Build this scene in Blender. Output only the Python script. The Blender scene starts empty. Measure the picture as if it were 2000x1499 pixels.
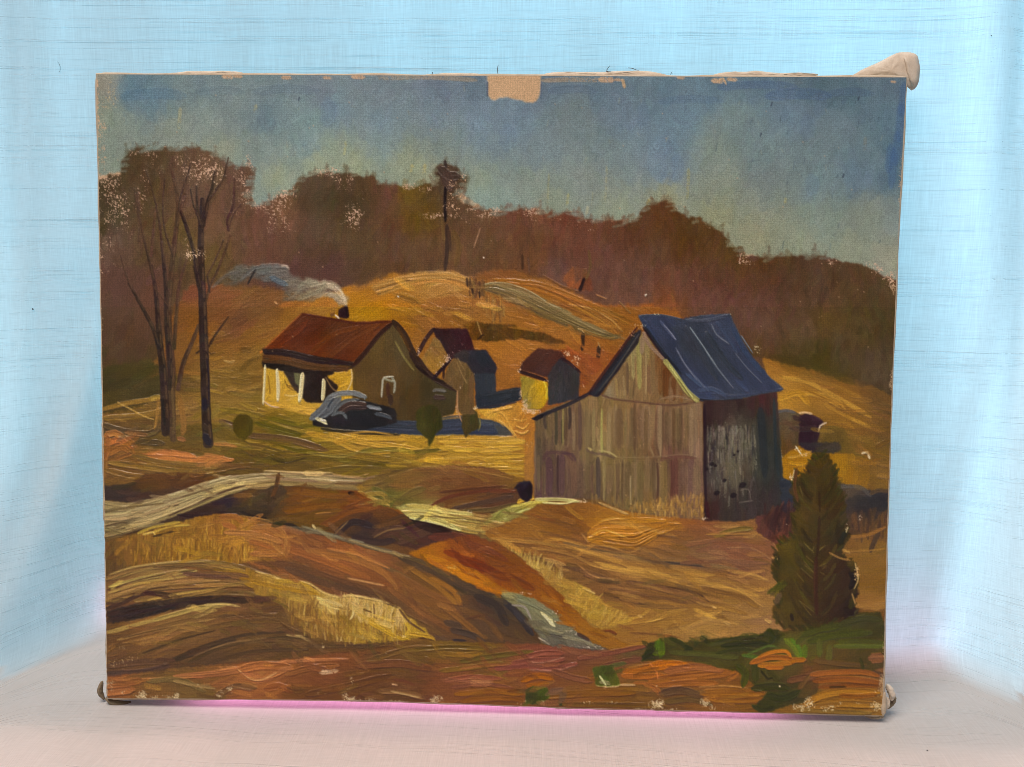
# Oil painting on a stretched canvas, standing on a white slub cloth that hangs behind it before a bright window
import bpy, bmesh, math, random
import numpy as np
from mathutils import Vector, Matrix, noise
random.seed(3)
SC = bpy.context.scene; COL = SC.collection
# ---------------------------------------------------------------- camera, found from the four corners of the canvas
CW, CH, LEAN, GAP, FPX = 0.508, 0.406, math.radians(4.5), 0.0048, 2000.0
_img = np.array([(185, 143), (1779, 149), (1727, 1400), (203, 1366)], float)-[1000, 749.5]
_obj = [(-CW/2, CH/2), (CW/2, CH/2), (CW/2, -CH/2), (-CW/2, -CH/2)]
_A = []
for (X, Y), (x, y) in zip(_obj, _img):
    y = -y; _A += [[X, Y, 1, 0, 0, 0, -x*X, -x*Y, -x], [0, 0, 0, X, Y, 1, -y*X, -y*Y, -y]]
_h = np.linalg.svd(np.array(_A))[2][-1].reshape(3, 3); _K = np.diag([1/FPX, 1/FPX, -1.0])
_r1, _r2, _t = _K@_h[:, 0], _K@_h[:, 1], _K@_h[:, 2]
_n = (np.linalg.norm(_r1)+np.linalg.norm(_r2))/2
if _t[2] > 0: _n = -_n
_r1, _r2, _t = _r1/np.linalg.norm(_r1)*np.sign(_n), _r2/_n, _t/_n
_r2 = _r2-_r1*(_r1@_r2); _r2 /= np.linalg.norm(_r2); _r3 = np.cross(_r1, _r2)
EX = np.array([1.0, 0, 0]); EY = np.array([0, math.sin(LEAN), math.cos(LEAN)]); EN = np.cross(EX, EY)   # canvas axes; EN faces the viewer
BASE = np.array([0, 0, GAP]); C0 = BASE+EY*CH/2
RC = np.stack([EX, EY, EN], 1)@np.stack([_r1, _r2, _r3], 1).T          # camera axes in the world
CP = C0-RC@_t
cam = bpy.data.objects.new('camera', bpy.data.cameras.new('camera')); COL.objects.link(cam); SC.camera = cam
M4 = Matrix([list(RC[0])+[CP[0]], list(RC[1])+[CP[1]], list(RC[2])+[CP[2]], [0, 0, 0, 1]])
cam.matrix_world = M4
cam.data.sensor_width = 36; cam.data.lens = 36*FPX/2000; cam.data.clip_start = 0.02; cam.data.clip_end = 50
def ray(px, py):
    d = RC@np.array([(px-1000)/FPX, -(py-749.5)/FPX, -1.0]); return d/np.linalg.norm(d)
def on_table(px, py, z=0.0):
    d = ray(px, py); return CP+d*((z-CP[2])/d[2])
def on_canvas(px, py, off=0.0):        # point of the plane parallel to the canvas face, off metres in front of it
    d = ray(px, py); P = C0+EN*off; return CP+d*(((P-CP)@EN)/(d@EN))
def photo_px(P):                       # where a point of the canvas lies in the flat picture
    q = (P-CP)@RC; return 1000+FPX*q[..., 0]/-q[..., 2], 749.5-FPX*q[..., 1]/-q[..., 2]
# ---------------------------------------------------------------- light: window behind the cloth, dim warm room in front
w = bpy.data.worlds.new('World'); SC.world = w; w.use_nodes = True
w.node_tree.nodes['Background'].inputs[0].default_value = (0.60, 0.66, 0.75, 1); w.node_tree.nodes['Background'].inputs[1].default_value = 0.10
def area_light(name, loc, target, sx, sy, col, power, spread=180):
    L = bpy.data.lights.new(name, 'AREA'); L.shape = 'RECTANGLE'; L.size = sx; L.size_y = sy; L.color = col; L.energy = power; L.spread = math.radians(spread)
    o = bpy.data.objects.new(name, L); COL.objects.link(o); o.location = loc
    o.rotation_euler = (Vector(target)-Vector(loc)).to_track_quat('-Z', 'Y').to_euler(); return o
area_light('window_light', (0.26, 0.50, 0.80), (0.18, 0.0, 0.44), 1.5, 0.9, (0.14, 0.68, 1.0), 12.8)
area_light('left_fill_light', (-0.78, 0.36, 0.20), (-0.36, -0.05, 0.10), 0.5, 0.5, (0.34, 0.78, 1.0), 3.6)  # added lamp, brightens the lower left of the cloth; no window seen there
area_light('right_fill_light', (0.84, 0.36, 0.26), (0.40, -0.02, 0.16), 0.5, 0.5, (0.50, 0.82, 1.0), 5.0)  # added lamp, brightens the right side of the cloth
area_light('room_light', (-0.45, -1.30, 2.80), (0, -0.05, 0.1), 1.9, 1.4, (1.0, 0.85, 0.74), 100.0)
area_light('pink_fill_under', (-0.005, 0.030, -0.014), (-0.005, 0.018, 0.05), 0.39, 0.036, (1.0, 0.34, 0.66), 0.16)  # added lamp under the cloth; what really glows pink is unseen
area_light('pink_fill_behind', (0.01, 0.14, 0.022), (0.01, 0.0, 0.008), 0.66, 0.04, (1.0, 0.45, 0.60), 0.20)  # added pink lamp low behind the cloth, not a reflection
SC.view_settings.view_transform = 'Standard'; SC.view_settings.look = 'None'; SC.view_settings.exposure = 0; SC.view_settings.gamma = 1
SC.cycles.max_bounces = 8; SC.cycles.diffuse_bounces = 5; SC.cycles.use_denoising = True; SC.cycles.filter_width = 0.85
ILL = np.array([0.79, 0.675, 0.66])*1.0      # how much of white the room light gives back from the canvas
SAT, GAM = 1.04, 1.0
# ---------------------------------------------------------------- painter: lays brush strokes of oil paint on the canvas
OX, OY, PW, PH = 168, 122, 1644, 1296
rng = np.random.RandomState(7)
PC = np.zeros((PH, PW, 3), np.float32)          # pigment colour as the eye sees it, 0..255
PZ = np.zeros((PH, PW), np.float32)             # thickness of the paint
def vnoise(h, w, cx, cy, seed):
    r = np.random.RandomState(seed); gh, gw = int(h/cy)+3, int(w/cx)+3
    g = r.rand(gh, gw).astype(np.float32)
    y = np.arange(h)/cy; x = np.arange(w)/cx
    yi = y.astype(int); xi = x.astype(int); fy = (y-yi)[:, None]; fx = (x-xi)[None, :]
    fy = fy*fy*(3-2*fy); fx = fx*fx*(3-2*fx)
    a = g[yi][:, xi]; b = g[yi][:, xi+1]; c = g[yi+1][:, xi]; d = g[yi+1][:, xi+1]
    return ((a*(1-fx)+b*fx)*(1-fy)+(c*(1-fx)+d*fx)*fy).astype(np.float32)
_yy, _xx = np.mgrid[0:PH, 0:PW].astype(np.float32)
# grain of the primed linen: 0 = valley, 1 = thread top
GR = (0.46*vnoise(PH, PW, 1.5, 1.7, 1)+0.26*vnoise(PH, PW, 3.6, 3.0, 2)+0.14*vnoise(PH, PW, 1.2, 5, 3)
      + 0.12*(0.5+0.5*np.sin(_xx*2.25)*np.sin(_yy*2.3)))
GR = (GR-GR.min())/(GR.max()-GR.min()); GR = np.clip((GR-0.5)*1.35+0.5, 0, 1)
BIG = vnoise(PH, PW, 60, 45, 4); MID = vnoise(PH, PW, 16, 14, 5); FINE = vnoise(PH, PW, 3, 3, 6)
MASK = [None]
def cat(P, step):
    P = np.asarray(P, np.float32).reshape(-1, 2)
    if len(P) == 2:
        n = max(2, int(np.hypot(*(P[1]-P[0]))/step/2)+1)
        return P[0]+(P[1]-P[0])*np.linspace(0, 1, n)[:, None]
    Q = np.vstack([2*P[0]-P[1], P, 2*P[-1]-P[-2]]); out = []
    for i in range(len(P)-1):
        p0, p1, p2, p3 = Q[i:i+4]; n = max(1, int(np.hypot(*(p2-p1))/step)+1)
        t = np.linspace(0, 1, n, endpoint=False)[:, None]
        out.append(0.5*((2*p1)+(-p0+p2)*t+(2*p0-5*p1+4*p2-p3)*t*t+(-p0+3*p1-3*p2+p3)*t**3))
    out.append(P[-1:]); return np.vstack(out)
def resample(P, n):
    P = cat(P, 6); d = np.r_[0, np.cumsum(np.hypot(*np.diff(P, axis=0).T))]
    t = np.linspace(0, d[-1], n); return np.stack([np.interp(t, d, P[:, 0]), np.interp(t, d, P[:, 1])], 1)
def stroke(P, w, col, alpha=1.0, load=0.5, br=0.07, dry=0.0, col2=None, ta=0.12, tb=0.25, soft=1.9, ridge=0.5):
    C = cat(P, max(10.0, w*1.0)); r0 = w/2.0
    x0 = max(0, int(C[:, 0].min()-OX-r0-3)); x1 = min(PW, int(C[:, 0].max()-OX+r0+4))
    y0 = max(0, int(C[:, 1].min()-OY-r0-3)); y1 = min(PH, int(C[:, 1].max()-OY+r0+4))
    if x1 <= x0 or y1 <= y0: return
    if MASK[0] is not None and MASK[0][y0:y1, x0:x1].max() <= 0: return
    X = (np.arange(x0, x1, dtype=np.float32)+OX)[None, :]; Y = (np.arange(y0, y1, dtype=np.float32)+OY)[:, None]
    D = np.full((y1-y0, x1-x0), 1e9, np.float32); L = np.zeros_like(D); T = np.zeros_like(D)
    seg = np.diff(C, axis=0); sl = np.hypot(seg[:, 0], seg[:, 1])+1e-6; cum = np.r_[0, np.cumsum(sl)]; tot = cum[-1]
    for i in range(len(seg)):
        ux, uy = seg[i]/sl[i]; dx = X-C[i, 0]; dy = Y-C[i, 1]
        a = dx*ux+dy*uy; lat = dy*ux-dx*uy; ac = np.clip(a, 0, sl[i]); d = lat*lat+(a-ac)**2
        m = d < D; D = np.where(m, d, D); L = np.where(m, lat, L); T = np.where(m, (cum[i]+ac)/tot, T)
    D = np.sqrt(D)
    nb = max(4, int(w/2.3)); nt = max(2, int(tot/45)+2)
    tab = rng.rand(nt, nb).astype(np.float32)*0.6+rng.rand(1, nb).astype(np.float32)*0.4
    u = np.clip((L/r0+1)*0.5, 0, 1)*(nb-1.001); ui = u.astype(int); fu = u-ui
    v = T*(nt-1.001); vi = v.astype(int); fv = v-vi
    B = (tab[vi, ui]*(1-fu)+tab[vi, ui+1]*fu)*(1-fv)+(tab[vi+1, ui]*(1-fu)+tab[vi+1, ui+1]*fu)*fv
    prof = np.minimum(1, np.sqrt(T/ta+0.3) if ta > 0 else 1)*np.minimum(1, np.sqrt((1-T)/tb*1.4+0.22) if tb > 0 else 1)
    r = r0*prof*(0.9+0.16*B)+(B-0.5)*1.4*(T > 0.6)
    A = np.clip((r-D)/soft+0.5, 0, 1)*alpha
    if dry > 0:
        cov = 1.15-dry*(0.55+0.6*T)-dry*0.5*(B-0.5)
        A = A*np.clip((cov-GR[y0:y1, x0:x1])*7+0.5, 0, 1)
    if MASK[0] is not None: A = A*MASK[0][y0:y1, x0:x1]
    col = np.asarray(col, np.float32)
    cc = np.broadcast_to(col, A.shape+(3,)).astype(np.float32)
    if col2 is not None:
        k = np.clip((tab[vi, (ui*7+3) % nb]*0.5+B*0.5-0.42)*4, 0, 1)[..., None]; cc = cc*(1-k)+np.asarray(col2, np.float32)*k
    cc = cc*(1+(B-0.5)[..., None]*2.0*br)
    A3 = A[..., None]; PC[y0:y1, x0:x1] = PC[y0:y1, x0:x1]*(1-A3)+cc*A3
    rd = np.exp(-((np.abs(L)/(r+0.1)-0.86)/0.16)**2)*ridge+np.exp(-((T-0.97)/0.03)**2)*ridge*0.7
    z = PZ[y0:y1, x0:x1]
    PZ[y0:y1, x0:x1] = z*(1-A)+A*(z*0.45+load*(0.25+1.0*(B-0.35)+rd))
def pmask(P, wob=2.0, soft=1):
    P = np.asarray(P, np.float32).reshape(-1, 2); M = np.zeros((PH, PW), np.float32)
    x0 = max(0, int(P[:, 0].min()-OX-5)); x1 = min(PW, int(P[:, 0].max()-OX+6))
    y0 = max(0, int(P[:, 1].min()-OY-5)); y1 = min(PH, int(P[:, 1].max()-OY+6))
    X = _xx[y0:y1, x0:x1]+OX+(MID[y0:y1, x0:x1]-.5)*2*wob+(FINE[y0:y1, x0:x1]-.5)*wob
    Y = _yy[y0:y1, x0:x1]+OY+(BIG[y0:y1, x0:x1]-.5)*wob+(FINE[::-1][y0:y1, x0:x1]-.5)*1.4*wob
    ins = np.zeros(X.shape, bool); n = len(P)
    for i in range(n):
        xa, ya = P[i]; xb, yb = P[(i+1) % n]
        if ya == yb: continue
        ins ^= ((ya > Y) != (yb > Y)) & (X < (xb-xa)*(Y-ya)/(yb-ya)+xa)
    M[y0:y1, x0:x1] = ins
    q = M[y0:y1, x0:x1]
    for _ in range(soft+2):
        q = (q+np.roll(q, 1, 0)+np.roll(q, -1, 0))/3; q = (q+np.roll(q, 1, 1)+np.roll(q, -1, 1))/3
    M[y0:y1, x0:x1] = q
    return M
def field(S, p=3.0, step=8):
    S = np.asarray(S, np.float32).reshape(-1, 5)
    gx = np.arange(0, PW+step, step)+OX; gy = np.arange(0, PH+step, step)+OY
    d = (gx[None, :, None]-S[:, 0])**2+(gy[:, None, None]-S[:, 1])**2
    w = 1/(d+60)**(p/2)
    F = (w@S[:, 2:])/w.sum(-1, keepdims=True)
    return lambda x, y: F[min(max(int((y-OY)/step+.5), 0), F.shape[0]-1), min(max(int((x-OX)/step+.5), 0), F.shape[1]-1)]
def bbox(P, pad=6):
    P = np.asarray(P, np.float32).reshape(-1, 2)
    return (slice(max(0, int(P[:, 1].min()-OY-pad)), min(PH, int(P[:, 1].max()-OY+pad))), slice(max(0, int(P[:, 0].min()-OX-pad)), min(PW, int(P[:, 0].max()-OX+pad))))
def fieldimg(f, bb, step=8):
    F = f.__closure__[0].cell_contents
    y = np.clip(np.arange(bb[0].start, bb[0].stop)/step, 0, F.shape[0]-1.001); x = np.clip(np.arange(bb[1].start, bb[1].stop)/step, 0, F.shape[1]-1.001)
    yi = y.astype(int); xi = x.astype(int); fy = (y-yi)[:, None, None]; fx = (x-xi)[None, :, None]
    return (F[yi][:, xi]*(1-fx)+F[yi][:, xi+1]*fx)*(1-fy)+(F[yi+1][:, xi]*(1-fx)+F[yi+1][:, xi+1]*fx)*fy
def jit(c, j):
    c = np.asarray(c, np.float32); k = 1+rng.randn()*j; return np.clip(c*k+rng.randn(3)*j*32, 3, 250)
def area(P, S, w=10, L=40, ang=90, n=None, j=0.05, dense=1.0, wob=3, base=True, load=0.3, alpha=0.85, br=0.06, dry=0, aj=14, soft=1, swirl=0, wj=0.35, p=3.0):
    """fill polygon P with strokes whose colours come from samples S=(x,y,r,g,b); ang = degrees or function"""
    M = pmask(P, wob, soft)
    f = field(S, p); bb = bbox(P)
    if base:
        F = fieldimg(f, bb); g = (1+(MID[bb]-.5)*0.10+(FINE[bb]-.5)*0.05)[..., None]; m = M[bb]
        PC[bb] = PC[bb]*(1-m[..., None])+F*g*m[..., None]; PZ[bb] = PZ[bb]*(1-m)+m*0.1*load
    ys, xs = np.where(M[bb] > 0.5); ys = ys+bb[0].start; xs = xs+bb[1].start
    if len(xs) == 0: return
    n = n or int(dense*len(xs)/(w*L*0.37)); MASK[0] = M
    for k in rng.randint(0, len(xs), n):
        x, y = xs[k]+OX, ys[k]+OY
        a = ang(x, y) if callable(ang) else ang
        a = math.radians(a+rng.randn()*aj); l = L*(0.5+rng.rand()*0.9)/2; cv = rng.randn()*0.15*l+swirl*l
        dx, dy = math.cos(a)*l, -math.sin(a)*l
        if rng.rand() < .5: dx, dy = -dx, -dy
        stroke([(x-dx, y-dy), (x-dy/l*cv, y+dx/l*cv), (x+dx, y+dy)], w*1.25*(1+rng.randn()*wj*.6), jit(f(x, y), j),
               alpha*.85*(0.5+0.5*rng.rand()), load*(0.5+rng.rand()), br, dry)
    if w >= 9:                         # wet paint dragged together with a broad soft brush
        for k in rng.randint(0, len(xs), n//6):
            x, y = xs[k]+OX, ys[k]+OY; a = math.radians((ang(x, y) if callable(ang) else ang)+rng.randn()*aj*.6); l = L*.55; dx, dy = math.cos(a)*l, -math.sin(a)*l
            stroke([(x-dx, y-dy), (x+rng.randn()*2, y+rng.randn()*2), (x+dx, y+dy)], w*2.1, jit(f(x, y), j*.9), .34, load*.5, br*.8, dry, None, .12, .25, 5)
    MASK[0] = None
def band(A, B, grid, w=8, n=30, seg=(0.3, 1.0), j=0.05, load=0.6, br=0.12, alpha=0.95, base=True, clip=True, dry=0, wob=1.5, ridge=0.5, tb=0.2, soft=1, mix=0):
    """ruled region between curves A and B; strokes run along; grid[v][t] colours"""
    N = 13; A = resample(A, N); B = resample(B, N); G = np.asarray(grid, np.float32)
    def colr(v, t):
        a = v*(G.shape[0]-1); b = t*(G.shape[1]-1); i = min(int(a), max(G.shape[0]-2, 0)); k = min(int(b), max(G.shape[1]-2, 0))
        i2 = min(i+1, G.shape[0]-1); k2 = min(k+1, G.shape[1]-1); fa, fb = a-i, b-k
        return (G[i, k]*(1-fb)+G[i, k2]*fb)*(1-fa)+(G[i2, k]*(1-fb)+G[i2, k2]*fb)*fa
    M = pmask(np.vstack([A, B[::-1]]), wob, soft)
    if base:
        S = [(*(A[int(t*(N-1))]*(1-v)+B[int(t*(N-1))]*v), *colr(v, t)) for v in (0, .25, .5, .75, 1) for t in (0, .25, .5, .75, 1)]
        bb = bbox(np.vstack([A, B])); F = fieldimg(field(S), bb); m = M[bb]
        PC[bb] = PC[bb]*(1-m[..., None])+F*m[..., None]; PZ[bb] = PZ[bb]*(1-m)+m*0.1
    if clip: MASK[0] = M
    for _ in range(n):
        v = rng.rand(); l = seg[0]+(seg[1]-seg[0])*rng.rand(); t0 = rng.rand()*(1-l*.8)-.1*l; t1 = t0+l
        ii = np.arange(N)/(N-1.0); k = (ii >= t0-.04) & (ii <= t1+.04)
        if k.sum() < 2: continue
        v2 = v+rng.randn()*0.06; vv = v+(v2-v)*ii
        C = (A*(1-vv[:, None])+B*vv[:, None])[k]
        if rng.rand() < .4: C = C[::-1]
        c2 = jit(colr(min(max(v+rng.randn()*0.2, 0), 1), (t0+t1)/2 % 1.0), j) if mix else None
        stroke(C[::2] if len(C) > 5 else C, w*(1+rng.randn()*.25), jit(colr(v, min(max((t0+t1)/2, 0), 1)), j), alpha, load*(.5+rng.rand()), br, dry, c2, 0.1, tb, ridge=ridge)
    MASK[0] = None
def fleck(x, y, rx, ry, dens, col=(205, 172, 140), seed=0, ang=0):
    """bare primed threads left between dry strokes"""
    x0 = max(0, int(x-OX-rx*1.3)); x1 = min(PW, int(x-OX+rx*1.3)); y0 = max(0, int(y-OY-ry*1.3)); y1 = min(PH, int(y-OY+ry*1.3))
    X = (_xx[y0:y1, x0:x1]+OX-x); Y = (_yy[y0:y1, x0:x1]+OY-y)
    d = (X/rx)**2+(Y/ry)**2+(MID[y0:y1, x0:x1]-.5)*0.9+(BIG[y0:y1, x0:x1]-.5)*.5
    k = np.clip(1-d, 0, 1)**0.7*min(dens, 1)
    A = np.clip((GR[y0:y1, x0:x1]-(1-k*(0.56 if dens <= 1 else .74)))*6, 0, 1)[..., None]*0.70
    PC[y0:y1, x0:x1] = PC[y0:y1, x0:x1]*(1-A)+np.asarray(col, np.float32)*A
    PZ[y0:y1, x0:x1] *= (1-A[..., 0]*.8)
def dots(L, col=(225, 195, 160)):
    for (x, y, r) in L: stroke([(x, y), (x+r*.6, y-r*.5)], r*1.6, col, 1, .8, .03)
def tufts(P, cols, n, h=(8, 22), w=2.2, lean=0, load=.4, alpha=.55, j=.06):
    M = pmask(P, 3); ys, xs = np.where(M > .5)
    for k in rng.randint(0, len(xs), n):
        x, y = xs[k]+OX, ys[k]+OY; l = h[0]+(h[1]-h[0])*rng.rand(); d = rng.randn()*l*.16+lean*l
        stroke([(x, y+l/2), (x+d*.3, y), (x+d, y-l/2)], w*(.7+.6*rng.rand()), jit(cols[rng.randint(len(cols))], j), alpha, load, .1)
def broken(P, ang, n, w=(4, 11), l=(18, 52), k=.085):
    """short loaded touches that pick up and shift the colour already there"""
    M = pmask(P, 2); ys, xs = np.where(M > .5)
    for q in rng.randint(0, len(xs), n):
        c = PC[ys[q], xs[q]].copy(); x, y = xs[q]+OX, ys[q]+OY; a = math.radians(ang(x, y)+rng.randn()*16); L = l[0]+rng.rand()*(l[1]-l[0]); s = rng.randn()*k
        c = c*(1+s)+np.array((10, 8, 2))*(s > 0)+rng.randn(3)*3; dx, dy = math.cos(a)*L/2, -math.sin(a)*L/2
        stroke([(x-dx, y-dy), (x+rng.randn()*1.5, y+rng.randn()*1.5), (x+dx, y+dy)], w[0]+rng.rand()*(w[1]-w[0]), np.clip(c, 14, 235), .6, .4+rng.rand()*.7, .14, .35, None, .15, .25, 1.9, .5)
# ---------------------------------------------------------------- the picture: a farm in autumn, stroke by stroke
def paint_picture():
    S = stroke
    PC[:] = np.array((186, 152, 118), np.float32)*(1+(GR-.5)*.16)[..., None]
    PZ[:] = 0.02
    area([(180,500),(1770,500),(1750,1420),(190,1400)], [(300,600,88,62,46),(700,600,110,76,44),(1500,620,90,62,50),(300,900,96,70,42),(900,900,120,88,44),(1600,900,104,76,40),(300,1150,92,64,40),(900,1100,96,62,38),(1400,1100,120,80,48),(400,1350,98,64,38),(1200,1350,106,70,38),(1700,1350,116,76,36)], 16, 60, 4, dense=.6, load=.2)
    # ---- sky
    SKY = [(200,160,128,120,104),(200,230,118,124,106),(262,172,78,104,120),(300,200,86,108,118),(400,176,96,112,114),(520,180,98,112,114),(620,176,98,108,116),(740,176,98,108,114),(860,176,94,106,122),(930,170,84,98,122),(1075,170,84,98,116),(1190,176,82,98,112),(1300,180,80,100,120),(1380,172,82,102,122),(1480,176,74,94,120),(1590,174,62,80,116),(1650,190,66,86,120),(1740,180,78,94,114),
     (250,262,114,122,108),(330,250,116,122,108),(400,240,112,120,112),(450,222,106,116,112),(520,230,92,110,116),(600,236,102,122,120),(660,222,96,112,120),(750,236,100,116,122),(850,230,98,112,120),(940,240,96,112,124),(1010,236,92,108,122),(1120,226,98,110,110),(1220,236,92,108,122),(1330,230,88,108,124),(1440,236,98,114,112),(1540,222,88,104,122),(1640,226,98,114,120),(1740,230,78,100,126),
     (250,330,118,126,108),(360,320,122,124,106),(430,300,124,126,104),(520,300,112,124,116),(600,290,106,122,122),(650,300,124,132,108),(740,290,110,124,120),(850,290,112,122,112),(960,290,102,116,120),(1060,290,104,116,118),(1180,290,100,112,112),(1300,290,90,108,122),(1400,290,106,116,104),(1500,290,98,114,114),(1600,290,96,110,112),(1690,290,92,110,114),(1755,290,70,92,122),
     (420,350,124,132,108),(540,350,136,140,108),(620,330,132,136,108),(700,325,134,138,106),(800,320,132,136,106),(840,345,136,135,104),(940,350,124,132,110),(1040,360,118,126,112),(1150,350,116,122,112),(1300,340,98,112,126),(1400,360,118,122,104),(1500,350,104,112,108),(1600,360,98,114,114),(1680,340,84,102,124),(1745,350,72,92,118),
     (540,385,124,138,126),(480,340,120,132,118),(960,390,120,134,120),(1080,400,124,130,108),(1200,410,126,130,106),(1300,380,130,128,96),(1400,420,132,130,96),(1500,430,124,126,104),(1600,430,114,124,108),(1700,420,116,120,104),(1750,420,110,118,112),(1480,460,136,131,98),(1560,470,128,130,104),(1660,490,126,128,104),(1740,500,132,128,106)]
    SKY = [(x,y,121+(a-112)*.85,134+(g-124)*.84,127+(min(c,g+12)-116)*.9) for x,y,a,g,c in SKY]
    sky = [(183,138),(1784,138),(1754,548),(1690,520),(1600,500),(1500,505),(1440,490),(1390,445),(1320,420),(1290,394),(1250,428),(1150,432),(1040,414),(950,410),(905,380),(880,320),(850,366),(740,362),(640,338),(560,380),(500,404),(470,340),(300,298),(240,330),(186,345)]
    area(sky, SKY, 15, 46, 88, dense=1.5, j=.035, aj=22, load=.16, br=.035, wob=5, alpha=.6, soft=2)
    area(sky, SKY, 8, 26, 80, dense=.6, j=.05, aj=35, load=.2, br=.05, wob=5, alpha=.42, base=False)
    for x,y,w,l,c in [(300,186,22,120,(72,100,120)),(430,178,16,90,(92,110,118)),(560,176,18,120,(90,106,118)),(1480,168,16,150,(64,82,118)),(1560,186,22,120,(62,82,120)),(1660,182,16,90,(74,92,118)),(1350,196,16,120,(78,98,120)),(1120,176,16,90,(80,96,116)),(840,168,14,110,(96,106,116))]:
        S([(x-l/2,y+3),(x,y-3),(x+l/2,y+2)], w, c, .28, .3, .07, .4)
    for x,y,l in [(1764,195,60),(1758,240,70),(1752,290,60),(1744,330,70),(1738,310,50)]: S([(x+2,y-l/2),(x,y),(x-3,y+l/2)], 16, (66,90,124), .4, .25, .06, 0, None, .12, .25, 5)
    for x,y,l,w in [(1575,250,40,22),(1600,205,40,20),(1585,362,34,20),(1322,330,50,18),(1255,225,40,18),(990,270,40,26),(640,220,44,24)]: S([(x,y-l/2),(x+3,y),(x-2,y+l/2)], w*1.3, (88,108,130), .22, .2, .06, .3, None, .12, .25, 5)
    for x,y,l,w,c in [(352,232,40,9,(168,156,112)),(500,212,12,8,(150,140,96)),(675,290,26,6,(165,158,100)),(1072,370,60,5,(150,144,100)),(1110,390,22,7,(170,160,100)),(1185,360,70,5,(150,144,108)),(1345,360,60,8,(150,142,92)),(1268,395,10,9,(180,165,100)),(805,330,14,9,(180,160,96)),(830,332,20,9,(184,166,100)),(1148,412,16,7,(190,180,140)),(1188,430,8,6,(210,200,170)),(1535,392,9,7,(160,150,96)),(1690,282,24,9,(118,116,100)),(1680,150,6,4,(150,125,98)),(1158,388,26,4,(140,140,110))]:
        S([(x,y-l/2),(x-1,y),(x-3,y+l/2)], w*.8, c, .45, .5, .1, .6)
    for _ in range(26):
        x,y = 1330+rng.rand()*430, 170+rng.rand()*320; S([(x,y),(x-3,y+5+rng.rand()*14)], 1.6, jit((62,76,84),.06), .5, .5)
    for _ in range(70):
        x,y = 210+rng.rand()*1530, 165+rng.rand()*180; S([(x,y),(x+rng.randn()*3,y+4+rng.rand()*10)], 1.5+rng.rand(), jit((78,92,98) if rng.rand()<.5 else (142,140,118),.05), .35, .4)
    fleck(215,190,22,40,.75,(176,156,120)); fleck(222,190,30,14,.6,(170,155,120)); fleck(200,280,12,140,.75,(186,152,120))
    for x,y,r in [(445,150,10),(465,149,8),(560,152,9),(640,152,8),(1185,156,14),(1210,156,8),(1403,158,12),(1330,152,7),(1745,160,5),(1430,155,9),(700,150,12)]: S([(x-r,y),(x+r,y+1)], r*.8, (188,150,116), .8, .2, .1, .45)
    S([(930,157),(860,152),(800,151),(740,153)], 10, (150,132,108), .6, .2, .1, .5); S([(1060,158),(1120,156),(1180,158)], 9, (165,138,108), .6, .2, .1, .5)
    S([(1216,156),(1220,172)], 6, (176,146,112), .9); S([(1400,160),(1412,154),(1418,166)], 4, (190,156,120), .9)
    for a,b in [((1556,165),(1575,160)),((1558,160),(1572,166)),((1505,190),(1560,198)),((1500,198),(1540,205)),((1508,203),(1500,214)),((1485,312),(1455,318))]: S([a,b], 1.8, (92,104,108), .5, .5)
    for x,y in [(1508,200),(1487,260),(1678,190),(1648,340),(585,190)]: S([(x,y),(x-2,y+7)], 2.4, (48,54,68), .8, .4)
    # ---- woods on the ridge
    WD = [(210,360,70,56,44),(210,420,66,54,42),(230,480,92,68,62),(215,560,96,68,62),(240,620,80,60,48),(220,700,74,58,44),(225,760,72,58,38),(280,330,76,58,44),(300,400,80,60,46),(320,470,84,62,48),(300,540,84,60,48),(270,600,88,60,50),(250,660,92,60,44),(370,340,92,68,56),(420,350,96,74,60),(380,400,100,72,62),(420,440,104,76,60),(350,460,92,72,46),(420,500,92,70,46),(460,350,92,66,58),(470,420,96,66,56),(510,440,100,68,58),(520,500,94,62,52),(560,420,112,78,62),(600,400,76,58,46),(640,390,70,56,44),(700,400,70,54,40),(610,470,82,60,50),(560,540,86,58,58),(640,540,84,56,54),(700,480,84,62,46),(760,390,96,62,54),(750,440,90,60,46),(800,390,100,76,34),(820,420,92,66,32),(800,480,88,60,46),(870,350,72,54,46),(880,400,84,62,50),(930,430,96,68,54),(900,480,98,68,50),(960,480,92,64,46),(1010,430,98,60,50),(1060,430,110,70,56),(1100,460,104,62,50),(1020,480,96,64,48),(1120,430,92,52,42),(1150,470,100,60,48),(1200,450,90,54,42),(1180,500,98,62,56),(1250,440,84,52,36),(1290,420,84,50,32),(1330,460,78,50,30),(1280,500,90,58,46),(1370,470,82,54,32),(1420,500,80,54,32),(1350,540,92,58,50),(1250,560,98,66,60),(1200,580,104,70,60),(1150,540,98,64,58),(1420,560,92,58,50),(1480,530,82,52,36),(1500,590,96,62,54),(1560,530,78,54,42),(1600,560,80,56,46),(1660,540,78,56,44),(1720,570,80,60,46),(1450,620,100,66,62),(1500,650,98,66,60),(1560,640,90,64,54),(1620,620,92,66,42),(1680,620,82,62,42),(1730,640,76,58,40),(1540,690,72,56,32),(1600,700,72,58,32),(1480,690,84,58,36),(1650,690,84,64,50),(1700,720,84,64,54),(1740,730,82,62,52),(1640,740,78,60,34),(1400,600,100,66,60),(1300,600,124,72,44),(1090,520,98,66,60),(1040,510,108,70,48)]
    WD = [(x,y,a,g+2,c-4) for x,y,a,g,c in WD]
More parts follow.
